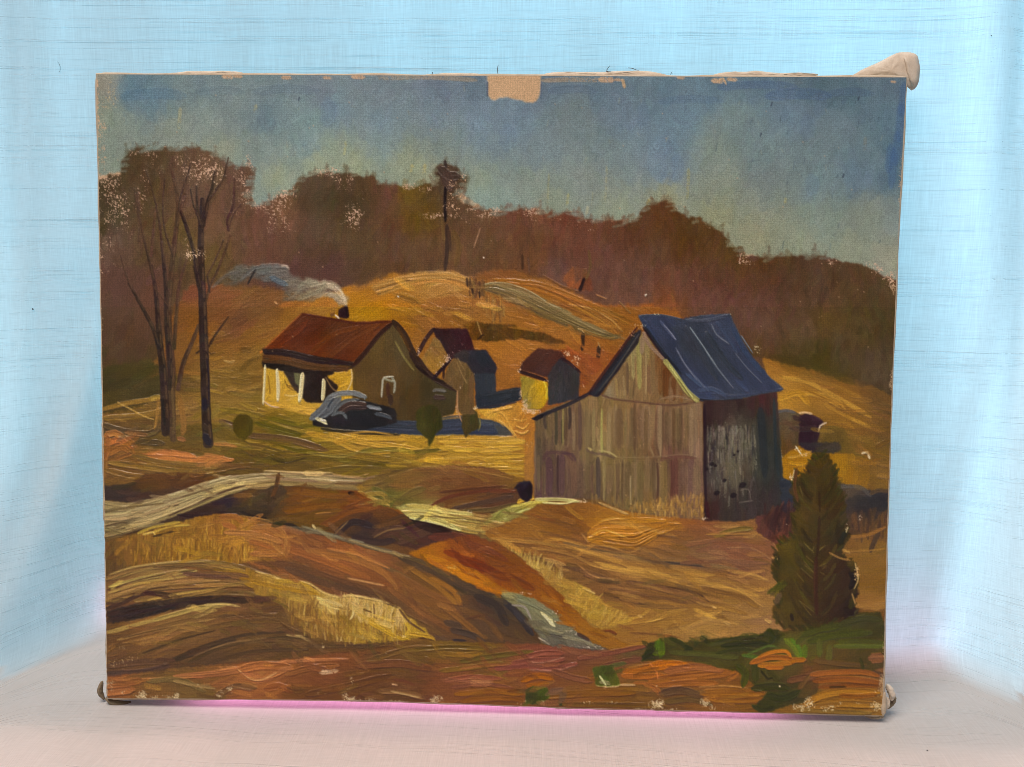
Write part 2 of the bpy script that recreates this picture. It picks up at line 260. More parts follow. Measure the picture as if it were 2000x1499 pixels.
    wood = [(190,350),(240,338),(247,300),(262,296),(270,291),(300,294),(322,290),(345,296),(380,290),(398,300),(420,302),(440,318),(470,328),(492,322),(493,350),(485,375),(492,402),(510,404),(522,398),(540,384),(552,380),(562,378),(575,372),(588,352),(602,346),(618,340),(650,337),(690,340),(708,346),(722,344),(738,358),(760,360),(800,366),(830,362),(851,364),(851,336),(862,324),(872,320),(888,326),(902,338),(908,352),(905,372),(890,386),(900,396),(925,406),(960,412),(1000,416),(1010,408),(1060,410),(1075,421),(1110,418),(1135,428),(1150,432),(1210,434),(1245,426),(1262,408),(1275,398),(1300,392),(1312,398),(1314,416),(1336,422),(1362,430),(1380,442),(1408,452),(1420,474),(1426,482),(1446,486),(1452,508),(1480,512),(1505,500),(1535,500),(1600,500),(1612,512),(1650,518),(1690,520),(1706,524),(1730,545),(1752,552),(1750,800),(1600,730),(1450,690),(1200,640),(1040,560),(860,535),(780,545),(700,590),(600,700),(520,700),(420,690),(300,780),(196,830)]
    area(wood, WD, 15, 48, 86, dense=1.9, j=.05, aj=16, load=.2, br=.06, wob=7, alpha=.75, soft=3)
    area(wood, WD, 7, 30, 84, dense=.5, j=.09, aj=20, load=.2, br=.08, wob=7, alpha=.5, base=False, dry=.2)
    TL = resample(wood[1:73], 420)
    fw = field(WD)
    for x,y in TL[rng.permutation(420)[:330]]:
        y += rng.randn()*5+1; l = 5+rng.rand()*14; S([(x,y+l),(x+rng.randn()*4,y-l*.6)], 3+rng.rand()*7, jit(fw(x,y+14),.07), .38, .2, .1, .35, None, .1, .2, 3.5)
    fs = field(SKY)
    for x,y in TL[rng.permutation(420)[:150]]:
        y += rng.randn()*4-2; l = 4+rng.rand()*9; S([(x-l,y+rng.randn()*3),(x+l,y-3)], 3+rng.rand()*6, jit(fs(x,y-16),.04), .4, .2, .1, .4, None, .1, .2, 3.5)
    # pale stippled fringe where sky and woods do not meet
    for a in [(215,355,26,22,1),(225,385,34,30,.8),(225,430,34,30,.75),(240,400,20,40,.7),(212,475,22,26,.55),(190,500,14,60,.7),(205,560,12,90,.55),(195,640,10,60,.6),(190,420,12,60,.8),(262,296,14,12,.8),(290,300,20,12,.8),(300,310,18,14,.6),(285,350,20,26,.6),(275,390,14,34,.75),(315,335,16,18,.5),(372,330,36,30,.85),(400,320,32,30,.95),(420,335,26,24,.9),(355,310,18,22,.75),(392,350,18,24,.8),(470,345,26,24,.8),(486,325,14,20,.75),(478,380,20,30,.7),(452,400,18,30,.55),(500,405,24,14,.8),(530,410,30,22,.85),(548,395,24,30,.9),(560,380,22,14,.95),(536,440,22,40,.6),(575,366,14,16,.6),(640,335,40,12,.9),(680,350,16,28,.8),(660,345,14,34,.6),(708,385,14,20,.5),(690,412,24,30,.85),(692,430,18,26,1),(672,430,20,24,.7),(640,430,14,10,.5),(560,430,24,30,.55),(800,364,26,10,.95),(830,368,22,10,.8),(845,422,32,9,1),(870,420,26,12,.85),(878,400,18,26,.7),(888,372,20,28,.6),(905,345,12,16,.7),(915,410,26,14,.8),(950,424,30,14,1),(965,412,22,10,.9),(905,430,20,16,.6),(1010,412,14,8,.6),(1035,414,24,13,.95),(1045,430,24,22,.65),(1075,430,20,20,.45),(1130,440,26,22,.45),(1160,440,20,16,.4),(1320,404,12,18,.45),(1385,448,12,8,.5),(1450,506,10,18,.8),(1463,514,16,10,.9),(1625,512,18,10,.7),(1635,520,20,14,.5),(1700,516,22,10,.7),(1712,528,18,12,.8),(1738,545,20,14,.9),(1742,548,10,22,1),(1745,735,8,20,.9),(372,497,18,16,.9),(390,505,14,9,.8),(365,470,10,16,.6),(305,528,10,7,.6),(248,455,20,20,.4),(230,520,16,14,.4),(870,330,16,14,.4)]:
        fleck(*a[:5], col=(204,166,138))
    # warm glow of the hillside through the trees
    HL = [(200,770,76,60,36),(260,740,92,68,38),(300,640,104,68,44),(340,700,128,84,44),(390,640,132,82,36),(380,560,112,68,46),(430,600,120,76,46),(480,560,108,76,40),(520,590,112,78,46),(560,580,114,76,42),(470,640,104,66,48),(560,620,140,94,40),(520,640,140,94,46),(480,660,128,84,42),(440,700,134,94,44),(520,610,112,74,42),(610,600,160,108,46),(580,610,150,98,44),(500,690,130,92,42),(440,740,124,92,44),(480,740,118,88,40),(400,790,130,98,46),(340,750,96,72,40),(260,790,118,88,44),(220,800,130,90,46),(300,810,116,86,44),(440,790,136,104,48),(500,790,130,102,44),(220,850,80,62,44),(300,840,98,74,46),(360,800,138,100,54),(700,580,166,110,34),(690,600,172,116,30),(720,610,178,120,26),(760,600,170,110,28),(780,640,150,92,30),(720,550,130,88,44),(800,560,160,112,50),(850,545,164,122,60),(880,560,166,124,64),(900,600,142,92,44),(850,620,138,84,40),(940,590,150,100,48),(880,660,142,84,36),(960,620,152,96,42),(1010,660,160,94,42),(1060,620,150,92,42),(1000,560,132,84,40),(1060,570,144,94,40),(1110,560,138,88,38),(1150,600,148,92,40),(1200,640,148,92,38),(1180,600,150,86,36),(1240,600,150,88,38),(1300,600,140,78,34),(980,520,120,76,44),(940,530,124,80,44),(1040,540,120,80,38),(1060,700,148,78,42),(1140,690,150,80,38),(1000,700,164,96,42),(960,680,162,96,40),(1130,760,144,76,42),(980,740,158,92,40),(1180,720,146,76,38),(1080,650,160,94,42)]
    hill = [(196,800),(250,760),(300,690),(330,620),(380,560),(440,560),(500,560),(560,570),(600,580),(660,566),(710,548),(750,536),(820,532),(880,532),(920,545),(960,528),(1010,530),(1080,555),(1130,580),(1190,600),(1260,596),(1330,604),(1330,640),(1250,640),(1170,760),(1140,810),(1060,860),(900,870),(700,860),(520,850),(420,860),(200,862)]
    area(hill, HL, 12, 46, lambda x,y: (-20 if x>900 else 22 if x<760 else 4), dense=1.7, j=.05, aj=14, load=.4, br=.08, wob=10, soft=6)
    area([(196,760),(330,740),(470,730),(560,735),(560,850),(420,860),(200,862)], HL, 9, 60, 4, dense=1.0, j=.05, aj=10, load=.6, br=.1, wob=5, base=False)
    # soft edges left between the dark woods and the slope
    area([(196,520),(330,520),(330,620),(300,720),(240,790),(196,800)], [(220,540,90,66,54),(300,600,92,64,50),(250,680,84,60,46),(220,760,66,56,34),(280,740,74,60,36)], 13, 50, 70, dense=1.2, j=.05, load=.2, wob=8, base=False, alpha=.7)
    area([(196,720),(290,705),(350,735),(330,775),(260,800),(196,806)], [(220,750,62,54,32),(300,740,74,62,34),(300,780,66,56,34),(220,790,82,66,36)], 14, 50, 10, dense=1.2, j=.05, load=.2, wob=8, base=False, alpha=.8)
    area([(600,480),(760,500),(760,540),(700,560),(640,560),(560,540)], WD, 14, 40, 60, dense=1.2, j=.06, load=.2, wob=8, base=False, alpha=.6)
    band([(720,556),(780,540),(850,533),(905,538),(945,566)], [(740,580),(800,560),(850,552),(900,560),(930,578)], [[(140,98,50),(164,120,62),(176,134,72),(160,112,56)],[(150,108,44),(160,114,54),(160,112,56),(150,100,50)]], 7, 40, (.3,.8), base=False, load=.5)
    S([(812,532),(850,531),(878,534),(892,540)], 2.2, (186,148,90), .6, .9); S([(880,541),(910,552),(935,570)], 2.4, (170,130,78), .6, .8)
    band([(960,545),(1040,548),(1110,572),(1180,602),(1240,626)], [(985,556),(1060,572),(1120,600),(1180,636),(1200,660)], [[(132,84,38),(140,92,38),(146,92,40),(150,90,38)],[(148,92,40),(156,98,40),(160,100,44),(160,100,40)]], 5, 90, (.3,.9), base=False, load=.7, br=.16)
    # grey lane over the hill
    band([(940,556),(975,553),(1030,570),(1095,602),(1150,632),(1212,660)], [(944,566),(985,582),(1040,612),(1090,632),(1150,654),(1196,664)], [[(124,106,70),(128,108,70),(126,104,64),(130,98,54)],[(106,90,60),(112,94,60),(116,96,58),(130,96,50)],[(112,88,50),(112,88,52),(120,90,48),(140,92,44)]], 6, 46, (.4,1), load=.7, br=.14)
    S([(944,556),(968,552),(1000,556),(1040,572),(1070,592),(1096,604)], 2.2, (176,162,122), .9, 1)
    for P,c in [([(1110,595),(1150,602),(1190,622),(1208,640),(1216,648)],(186,136,76)),([(1080,590),(1120,606),(1160,624)],(120,72,34)),([(1165,576),(1184,584)],(170,118,70)),([(1210,590),(1232,612)],(124,92,52)),([(1130,642),(1180,660),(1205,658)],(168,118,58)),([(1060,538),(1100,560),(1130,570)],(110,70,36)),([(1100,580),(1150,600),(1180,618)],(124,76,34)),([(1050,560),(1100,580),(1140,604)],(120,74,34))]: S(P, 2.6, c, .85, 1)
    area([(1120,520),(1150,530),(1160,560),(1165,570),(1110,565),(1100,545)], [(1115,560,146,82,44),(1150,560,112,62,42),(1140,530,102,66,46)], 7, 20, 80, dense=1.2, base=False, wob=4, alpha=.7)
    S([(1150,490),(1153,520),(1146,545)], 6, (96,74,44), .7, .3); S([(1141,544),(1137,556),(1132,568)], 6, (40,26,26), 1, .4); S([(1020,498),(1021,526)], 5, (70,48,34), 1, .4); S([(1032,504),(1034,532)], 4, (92,66,52), .8, .4)
    # shrubs and stalks on the slope
    area([(905,636),(930,628),(945,634),(1005,636),(1012,646),(1060,652),(1110,672),(1070,672),(1020,660),(1000,664),(950,668),(935,664),(915,664)], [(920,650,110,68,26),(950,650,74,52,26),(990,648,86,58,24),(1040,658,80,56,24),(1090,668,96,60,26)], 6, 18, 80, dense=1.6, load=.4, j=.08, wob=2)
    S([(932,628),(937,645),(942,658)], 2.5, (158,120,70), .9, .6); S([(944,654),(932,664)], 4, (48,32,24), .9, .4)
    tufts([(908,548),(945,550),(948,575),(918,575)], [(90,64,40),(70,46,34),(120,86,50)], 30, (10,20), 5)
    tufts([(938,572),(984,588),(986,622),(955,628),(940,590)], [(104,72,38),(92,64,36),(140,98,50),(150,108,56)], 44, (14,30), 3.2)
    for x,y,h in [(912,552,16),(922,568,10),(936,576,12)]: S([(x,y-h/2),(x+1,y+h/2)], 4, (52,36,30), .9, .3)
    for x,y,h in [(1138,668,34),(1169,690,26)]: S([(x+1,y-h/2),(x-1,y+h/2)], 8, (62,42,30), 1, .6)
    S([(1128,642),(1136,645),(1140,650)], 2.5, (190,150,100), .9, 1); S([(1168,669),(1172,680)], 2.2, (180,140,90), .8, .8)
    area([(1060,690),(1110,680),(1170,700),(1180,715),(1150,745),(1135,760),(1120,710)], [(1080,690,140,66,38),(1140,700,148,72,38),(1140,740,138,68,38)], 8, 24, -30, dense=1.3, base=False, load=.4)
    # right-hand slope
    RH = [(1520,720,150,100,46),(1560,720,128,88,36),(1600,730,120,84,40),(1540,750,176,120,54),(1580,750,168,114,50),(1640,760,138,92,44),(1540,790,176,120,46),(1600,790,164,112,48),(1660,790,150,102,46),(1700,780,108,76,42),(1740,800,96,72,44),(1740,860,104,76,42),(1640,820,146,100,44),(1600,820,124,90,40),(1640,860,98,76,34),(1700,850,128,88,42),(1720,920,120,86,44),(1660,910,110,82,36),(1690,870,122,88,42),(1560,880,104,82,40),(1600,880,96,78,44)]
    area([(1490,702),(1560,704),(1620,730),(1680,745),(1725,765),(1748,780),(1742,1010),(1520,1010),(1515,800)], RH, 11, 50, -22, dense=1.8, load=.35, aj=12, wob=4, soft=2)
    for P,c,w in [([(1530,738),(1580,748),(1630,775),(1700,815)],(186,132,58),9),([(1560,736),(1620,752),(1680,778)],(150,104,46),9),([(1545,770),(1600,772),(1650,800)],(184,128,54),9),([(1520,780),(1560,768),(1580,790)],(186,126,46),14),([(1524,800),(1560,810),(1590,812)],(188,130,60),10),([(1610,790),(1650,812),(1690,830)],(170,118,50),6),([(1570,760),(1640,792),(1645,800)],(126,84,34),3)]: S(P, w, c, .8, .6, .16, .2)
    area([(1500,690),(1560,690),(1640,725),(1700,748),(1690,760),(1630,742),(1560,714),(1500,706)], WD, 12, 50, -18, dense=1.3, base=False, load=.2, wob=6, alpha=.8)
    area([(1620,840),(1640,830),(1660,850),(1640,880),(1620,880),(1600,860)], [(1625,850,98,76,36)], 9, 24, 70, dense=1.3, base=False, wob=9, alpha=.45)
    # little dark shed at the right
    area([(1514,806),(1528,802),(1562,808),(1562,862),(1548,890),(1522,890)], [(1530,820,92,76,60),(1545,850,88,68,48),(1530,880,98,68,34)], 8, 30, 88, dense=2, load=.3)
    S([(1516,806),(1535,802),(1552,806)], 6, (88,84,88), .8, .4)
    area([(1562,812),(1582,808),(1610,826),(1600,838),(1596,868),(1562,870)], [(1580,830,52,32,40),(1580,855,46,30,38),(1600,826,56,34,44)], 9, 24, 88, dense=2.2, load=.3, wob=1.5)
    area([(1562,866),(1635,866),(1642,878),(1630,886),(1580,888),(1562,880)], [(1570,876,48,40,46),(1620,876,66,56,48)], 8, 40, 2, dense=2, load=.3)
    S([(1561,808),(1572,806),(1586,809)], 4, (214,172,128), .9, .8); S([(1614,826),(1602,832),(1598,844)], 3.4, (214,186,160), .95, .9)
    area([(1525,900),(1560,872),(1590,890),(1625,888),(1700,890),(1695,950),(1640,955),(1530,948)], [(1540,910,164,108,28),(1570,900,168,110,30),(1600,900,150,102,34),(1640,910,150,104,28),(1690,910,126,88,40),(1640,940,156,108,32)], 11, 34, 80, dense=1.5, load=.3, wob=3)
    for a in [(1556,876,8,8),(1563,884,8,8),(1575,889,10,5),(1526,895,4,22),(1546,935,5,14)]: fleck(*a, 1.0, (226,200,176))
    S([(1683,886),(1694,884),(1698,896)], 4, (222,194,160), .9, .9); S([(1554,872),(1562,884),(1568,892)], 2.6, (230,206,178), .9, .9); S([(1552,915),(1549,930),(1545,946)], 2.6, (224,200,170), .85, .9)
    # ---- house yard: shadow, lawns
    LW = [(520,800,150,112,44),(580,820,132,104,38),(640,850,126,100,40),(460,820,124,100,40),(520,850,104,86,34),(560,840,92,80,26),(620,870,120,96,38),(480,880,100,78,34),(420,880,106,82,40),(560,890,108,84,34),(700,850,168,124,46),(760,860,178,130,50),(700,880,150,112,44),(760,890,130,104,42),(840,870,170,128,44),(820,900,140,106,42),(900,880,186,138,52),(960,860,190,140,54),(1000,880,186,136,52),(1010,830,192,122,48),(1030,800,194,108,48),(1036,860,176,104,48),(960,820,196,128,52),(900,810,180,116,50),(700,910,110,86,36),(600,920,92,70,34),(860,930,150,110,44),(960,910,180,134,50),(1010,910,176,130,48),(380,850,98,76,40),(300,870,102,78,40),(240,890,130,86,46),(300,910,128,92,48),(220,930,110,78,42),(400,930,112,78,42),(1010,960,128,86,36),(940,950,140,98,42),(520,910,92,66,38)]
    area([(198,850),(300,835),(430,830),(520,795),(640,810),(760,840),(900,800),(940,790),(1045,790),(1050,990),(900,990),(700,960),(520,930),(330,950),(198,960)], LW, 11, 60, lambda x,y: (-6 if x<560 else 2), dense=1.9, load=.6, br=.12, aj=8, wob=4)
    for P,w,c in [([(430,800),(500,812),(570,835),(640,850)],12,(130,104,40)),([(520,815),(580,830),(640,838)],9,(104,90,28)),([(500,826),(560,842),(590,850)],10,(92,80,24)),([(590,842),(660,838),(720,846)],10,(140,112,42)),([(600,846),(650,858),(700,880),(760,884)],12,(184,136,52)),([(645,848),(700,862),(760,872),(820,880)],12,(190,140,56)),([(660,862),(720,856),(800,858)],11,(186,136,52)),([(700,884),(760,878),(800,880)],9,(124,104,40)),([(800,884),(860,880),(900,882)],8,(98,84,32)),([(860,862),(940,862),(1030,864)],11,(196,146,58)),([(860,876),(940,880),(1020,876)],10,(194,146,56)),([(880,890),(960,892),(1030,890)],10,(188,140,52)),([(820,900),(900,902),(1025,904)],10,(178,130,48)),([(900,914),(960,916),(1024,916)],9,(180,132,50)),([(940,926),(1000,926),(1024,928)],8,(170,122,46)),([(950,882),(960,864),(1000,858),(1026,862)],9,(200,150,66)),([(560,884),(640,880),(720,892),(800,905)],12,(128,98,38)),([(530,905),(600,896),(680,900),(760,912)],11,(98,78,32)),([(600,925),(680,915),(760,918),(840,915)],10,(104,82,36)),([(540,872),(580,880),(620,884)],9,(92,78,26)),([(430,822),(470,836),(480,850)],10,(92,66,46)),([(480,850),(560,858),(640,880)],12,(100,72,46)),([(600,884),(660,892),(700,884)],6,(130,108,48)),([(530,896),(560,904),(600,894)],3,(60,46,28)),([(420,866),(480,874),(540,884)],8,(150,116,48)),([(480,860),(520,868),(560,880)],7,(140,108,40))]:
        S(P, w, c, .9, .9, .14)
    for _ in range(26):
        x=850+rng.rand()*140; y=862+rng.rand()*68; l=30+rng.rand()*60; S([(x,y),(x+l/2,y+rng.randn()*2),(min(x+l,1024),y+2)], 3, jit((160,112,40) if rng.rand()<.6 else (208,160,76),.05), .8, 1.1)
    # hot orange strip left of the barn
    area([(935,800),(960,790),(1010,785),(1050,800),(1048,880),(1044,985),(1024,975),(1026,858),(1000,852),(980,820),(950,815)], [(960,800,200,142,60),(1000,810,200,130,56),(1030,820,190,114,50),(1036,860,180,108,50),(1034,920,164,108,54),(1034,960,148,98,50)], 9, 36, 75, dense=1.8, load=.7, wob=2)
    for P in [[(1004,820),(1018,822),(1030,818)],[(1008,832),(1022,838),(1032,828)],[(1006,842),(1020,848),(1032,842)],[(960,800),(984,810),(996,832),(1008,852)],[(950,808),(975,800),(1000,796)],[(940,796),(980,784),(1000,784)]]: S(P, 3, (222,152,72), .9, 1.4)
    # orange pink dabs at the left
    for P,w,c in [([(200,800),(260,786),(320,778)],10,(140,104,50)),([(200,818),(280,812),(330,800)],11,(132,98,48)),([(200,830),(240,842),(290,848),(320,830)],12,(88,68,46)),([(205,846),(260,860),(320,866)],12,(84,66,44)),([(205,852),(225,846),(250,862),(266,872)],13,(174,106,60)),([(208,868),(235,860),(262,884)],12,(178,96,54)),([(212,888),(240,874),(262,888)],12,(150,92,50)),([(228,896),(262,884)],9,(150,94,50)),([(205,900),(212,876),(210,850)],10,(150,88,50)),([(205,930),(206,900)],14,(128,88,48)),([(280,884),(330,884),(380,892)],12,(182,104,62)),([(292,892),(350,896),(400,900),(455,898)],11,(180,104,60)),([(372,900),(410,894),(452,900)],9,(190,110,62)),([(260,890),(320,904),(400,910),(480,912)],11,(130,96,48)),([(215,904),(280,912),(360,922),(440,918)],12,(134,100,50)),([(205,918),(270,932),(340,932),(430,930)],12,(124,88,44)),([(280,876),(300,876)],3,(170,130,80)),([(415,868),(440,868),(462,872)],7,(176,112,64)),([(348,856),(362,860)],9,(150,96,58)),([(420,920),(470,910),(530,912)],10,(112,80,42)),([(230,786),(280,812),(300,820)],3,(168,130,70))]:
        S(P, w, c, .95, 1.0, .16)
    # ---- bank, road and track in the middle
    DB = [(210,950,62,48,42),(260,958,74,48,36),(310,940,98,62,32),(360,950,92,56,34),(400,945,84,52,32),(230,970,56,46,44),(300,975,64,50,48),(350,965,76,54,44),(440,930,90,62,36)]
    area([(198,945),(260,948),(280,930),(330,925),(420,930),(470,925),(400,955),(340,975),(260,985),(198,975)], DB, 12, 50, 4, dense=2, load=.4, aj=7)
    area([(198,1050),(340,1000),(380,985),(480,955),(560,945),(700,950),(760,970),(860,1010),(900,1060),(960,1090),(900,1090),(760,1060),(640,1040),(560,1030),(500,1010),(400,1010),(330,1030)], [(400,1000,60,44,38),(460,985,52,38,36),(500,970,84,58,32),(540,980,70,54,38),(500,1010,60,48,34),(590,980,124,72,32),(640,970,104,74,32),(700,980,126,66,30),(760,1000,104,66,34),(600,1015,104,72,30),(660,1030,92,60,30),(720,1040,56,42,42),(700,1060,60,46,40),(780,1040,74,48,38),(800,1010,82,50,30),(860,1040,44,28,26),(840,1060,78,48,42),(900,1070,96,52,34)], 12, 44, lambda x,y: (-15 if x>700 else 15 if x>560 else 5), dense=2, load=.4, aj=16)
    for P,w,c in [([(700,970),(760,985),(800,1005)],16,(122,70,32)),([(580,960),(640,968),(700,970)],12,(118,74,34)),([(700,968),(740,972),(780,990)],12,(128,66,30)),([(560,1000),(620,990),(680,985)],14,(120,74,32)),([(620,1035),(680,1000),(740,990)],14,(118,68,34)),([(560,1020),(600,1030),(640,1032)],12,(92,66,30)),([(655,1045),(690,1020),(730,1030)],14,(48,38,42)),([(690,1050),(740,1060),(770,1055)],14,(56,42,42)),([(740,1030),(790,1010),(810,1025)],14,(84,56,36)),([(730,1045),(760,1032),(800,1038)],12,(78,54,44)),([(780,1060),(830,1040),(860,1035)],14,(82,56,44)),([(800,1010),(850,1030),(890,1050)],12,(36,24,24)),([(810,1022),(860,1042),(900,1055)],12,(46,30,28)),([(840,1050),(900,1050),(940,1080)],16,(104,54,42))]: S(P, w, c, .85, .6, .14)
    for P in [[(654,1044),(672,1026),(680,1018)],[(730,1050),(760,1036),(798,1032)]]: S(P, 3, (140,104,64), .8, 1)
    # road
    band([(198,978),(250,984),(330,968),(400,942),(470,928),(560,925),(640,928),(700,934),(760,926),(820,914)], [(198,1062),(250,1042),(330,1012),(390,990),(470,956),(540,948),(600,950),(680,958),(740,950),(800,925)], [[(134,112,78),(150,126,92),(152,130,98),(140,116,84),(128,98,70),(110,84,48)],[(142,118,82),(172,150,104),(176,152,112),(168,140,100),(128,100,70),(116,90,52)],[(110,84,50),(124,100,66),(160,134,84),(150,124,78),(112,88,54),(112,86,44)]], 8, 110, (.2,.6), load=.9, br=.16, tb=.3)
    for P,w,c in [([(330,1008),(380,985),(440,960),(480,948)],4,(84,60,44)),([(200,1000),(260,990),(330,982)],3.5,(104,84,56)),([(205,1012),(280,1000),(360,974)],3.5,(176,154,112)),([(330,968),(400,945),(450,930)],3,(188,168,128)),([(205,1040),(250,1024),(262,1036)],5,(116,92,58)),([(200,1030),(240,1020),(258,1026)],3,(74,54,40)),([(330,980),(400,958),(470,940)],4,(112,90,62)),([(250,1030),(330,1000),(400,972)],9,(178,152,108)),([(400,965),(460,948),(500,944)],6,(190,160,104)),([(330,990),(350,986)],3,(94,72,50)),([(515,920),(545,921),(600,924),(650,924)],3,(206,170,120)),([(650,926),(690,932),(720,926)],2.6,(170,130,84)),([(520,930),(560,936),(620,940)],6,(140,110,82)),([(200,1056),(260,1046),(300,1030)],4,(96,70,40))]: S(P, w, c, .9, 1.1, .1)
    area([(345,1008),(400,988),(470,962),(480,958),(550,948),(560,960),(540,985),(525,1005),(480,1012),(430,1002),(390,1016),(365,1018)], [(370,1008,66,46,40),(430,988,62,46,42),(450,976,50,40,44),(480,965,96,64,34),(480,990,64,50,34),(520,975,76,58,42),(500,1005,52,42,34),(400,1008,54,38,36)], 9, 34, 12, dense=2, load=.4, aj=10, wob=2)
    S([(348,1006),(400,1010),(440,1000)], 7, (46,32,34), .9, .4); S([(440,976),(450,990)], 14, (44,36,44), .8, .3); S([(490,965),(488,992)], 7, (98,78,38), .6, .4); S([(470,1000),(500,1010),(520,1012)], 5, (42,32,28), .9, .4)
    S([(545,926),(540,950),(532,972)], 9, (88,58,36), 1, 1.0, .12); S([(549,928),(544,950)], 2.5, (140,100,66), .8, .8); S([(524,985),(532,972),(540,978)], 5, (66,48,34), .9, .6); S([(527,960),(522,980)], 5, (62,46,32), .8, .5); S([(547,978),(540,995),(530,1010)], 3, (76,58,38), .8, .5)
    S([(681,963),(692,965)], 7, (36,24,18), .95, .4); S([(555,1025),(570,1026),(586,1036)], 7, (44,36,34), .9, .4); S([(538,1020),(550,1026)], 5, (50,52,32), .9, .4)
    S([(611,1026),(616,1034)], 5, (206,178,124), .9, 1); S([(616,1004),(632,1002),(646,1001)], 2.6, (170,112,60), .9, 1); S([(470,1008),(510,1014),(530,1020)], 3, (160,114,60), .8, 1)
    # low mound at the middle
    MD = [(740,950,110,82,46),(800,930,120,84,44),(880,920,128,86,52),(960,930,128,84,46),(1010,940,112,80,36),(740,970,96,88,44),(780,980,104,96,44),(860,960,112,70,40),(940,950,104,62,38),(1000,965,74,50,40),(880,985,92,52,30),(960,985,84,56,40),(820,1000,134,118,62),(900,1000,120,90,46),(700,958,152,112,50)]
    area([(690,950),(740,930),(800,918),(870,910),(960,916),(1020,936),(1036,950),(1030,990),(960,1000),(880,1010),(800,1000),(740,985)], MD, 10, 52, lambda x,y: 14 if x<800 else (-8 if y<945 else 6), dense=1.9, load=.45, aj=8, br=.1)
    for P,w,c in [([(730,955),(760,975),(790,985)],16,(98,90,42)),([(770,990),(800,965),(830,955)],14,(112,90,46)),([(840,990),(880,970),(960,958),(1010,962)],7,(92,48,34)),([(860,962),(920,956),(990,950)],5,(80,46,32)),([(880,996),(930,985),(1000,970)],10,(78,56,46)),([(900,1000),(960,996),(1010,985)],9,(96,76,44)),([(700,960),(730,975),(760,988)],6,(190,150,76)),([(712,968),(745,965),(760,980)],9,(150,118,54)),([(820,916),(880,914),(950,924),(1010,938)],3,(150,108,58)),([(760,930),(820,914),(870,910)],3.4,(160,122,66)),([(700,985),(760,975)],5,(130,100,50))]: S(P, w, c, .85, .8, .12)
    fleck(913,1001,14,8,.8,(214,190,160)); fleck(918,914,22,9,.6,(214,176,120)); fleck(1035,869,10,7,.8,(220,180,130))
    # pale track below the mound
    band([(770,990),(810,985),(870,995),(930,1005),(990,1018),(1040,1030)], [(800,1010),(850,1022),(900,1038),(940,1044),(990,1045),(1040,1045)], [[(150,134,74),(176,150,82),(172,146,80),(166,126,66),(160,110,58)],[(196,180,108),(204,184,110),(190,166,90),(150,112,56),(146,98,50)]], 7, 46, (.3,.8), load=.9, br=.14)
    for P,w,c in [([(800,1012),(850,1022),(895,1036)],4,(222,208,140)),([(800,996),(860,1000),(930,1006)],5,(196,176,106)),([(820,1008),(880,1012),(960,1020)],3,(120,96,52)),([(880,1024),(900,1036)],6,(204,190,120))]: S(P, w, c, .95, 1.1)
    area([(950,1010),(990,990),(1030,980),(1070,975),(1072,990),(1040,1000),(1000,1016),(970,1020)], [(960,1010,138,128,66),(1000,996,152,140,76),(1040,984,170,144,66),(1060,980,184,150,64)], 7, 26, 40, dense=2.0, load=.9, aj=20)
    for P,w,c in [([(965,1015),(985,995),(1000,1008)],3,(108,104,48)),([(985,1014),(1020,998),(1060,988)],3,(196,190,120)),([(1000,990),(1040,982),(1070,978)],5,(206,184,90)),([(1012,982),(1030,972),(1044,974)],9,(196,150,52)),([(1005,1000),(1030,990)],3,(120,112,50))]: S(P, w, c, .9, 1)
    # dark barrel by the barn
    area([(1008,950),(1016,942),(1036,940),(1040,950),(1038,972),(1030,978),(1018,974),(1012,962)], [(1020,945,44,36,48),(1028,960,30,20,28)], 8, 20, 85, dense=2.5, load=.3, wob=1)
    S([(1004,956),(1016,948)], 5, (36,26,30), .9, .3); S([(1024,962),(1028,978)], 12, (32,22,30), .9, .3)
    # ---- big field right of the track
    RF = [(1060,1000,132,82,36),(1110,1010,120,72,32),(1000,1030,142,90,40),(1080,1030,136,86,38),(1140,1040,128,76,40),(1180,1030,180,112,40),(1220,1040,184,114,40),(1280,1030,172,102,40),(1340,1020,144,82,42),(1400,1030,126,74,52),(1450,1035,140,98,52),(1500,1040,124,80,52),(1300,1060,132,86,44),(1360,1070,124,86,54),(1420,1060,124,76,56),(1480,1070,128,80,58),(1150,1070,112,76,46),(1220,1090,118,86,58),(1300,1090,120,88,60),(1380,1090,120,88,64),(1460,1110,116,74,56),(1040,1060,150,98,48),(1100,1080,160,104,54),(1170,1100,176,122,62),(1250,1120,186,134,66),(1320,1130,178,126,60),(1400,1130,144,100,50),(1480,1130,124,84,54),(1080,1110,112,80,46),(1150,1130,112,76,44),(1220,1150,128,86,52),(1300,1160,120,82,46),(1360,1180,116,80,44),(1420,1150,150,104,46),(1480,1150,150,104,50),(1500,1170,150,108,60),(1180,1170,128,86,46),(1250,1190,148,102,50),(1320,1200,158,114,52),(1400,1200,152,112,56),(1460,1200,156,114,62),(1500,1210,158,112,74),(1180,1210,154,112,48),(1240,1220,150,104,50),(1300,1240,160,116,58),(1380,1230,166,122,66),(1200,1250,150,98,40),(1260,1260,148,98,46),(1150,1225,160,100,36),(1510,1240,160,114,70)]
    area([(1000,1020),(1050,985),(1120,978),(1220,1000),(1380,1015),(1540,1020),(1545,1080),(1520,1180),(1530,1250),(1400,1256),(1290,1262),(1190,1270),(1150,1240),(1120,1160),(1040,1100),(960,1060),(950,1040)], RF, 12, 64, lambda x,y: (-12 if y<1180 else 8), dense=2.0, load=.5, br=.1, aj=7, wob=3)
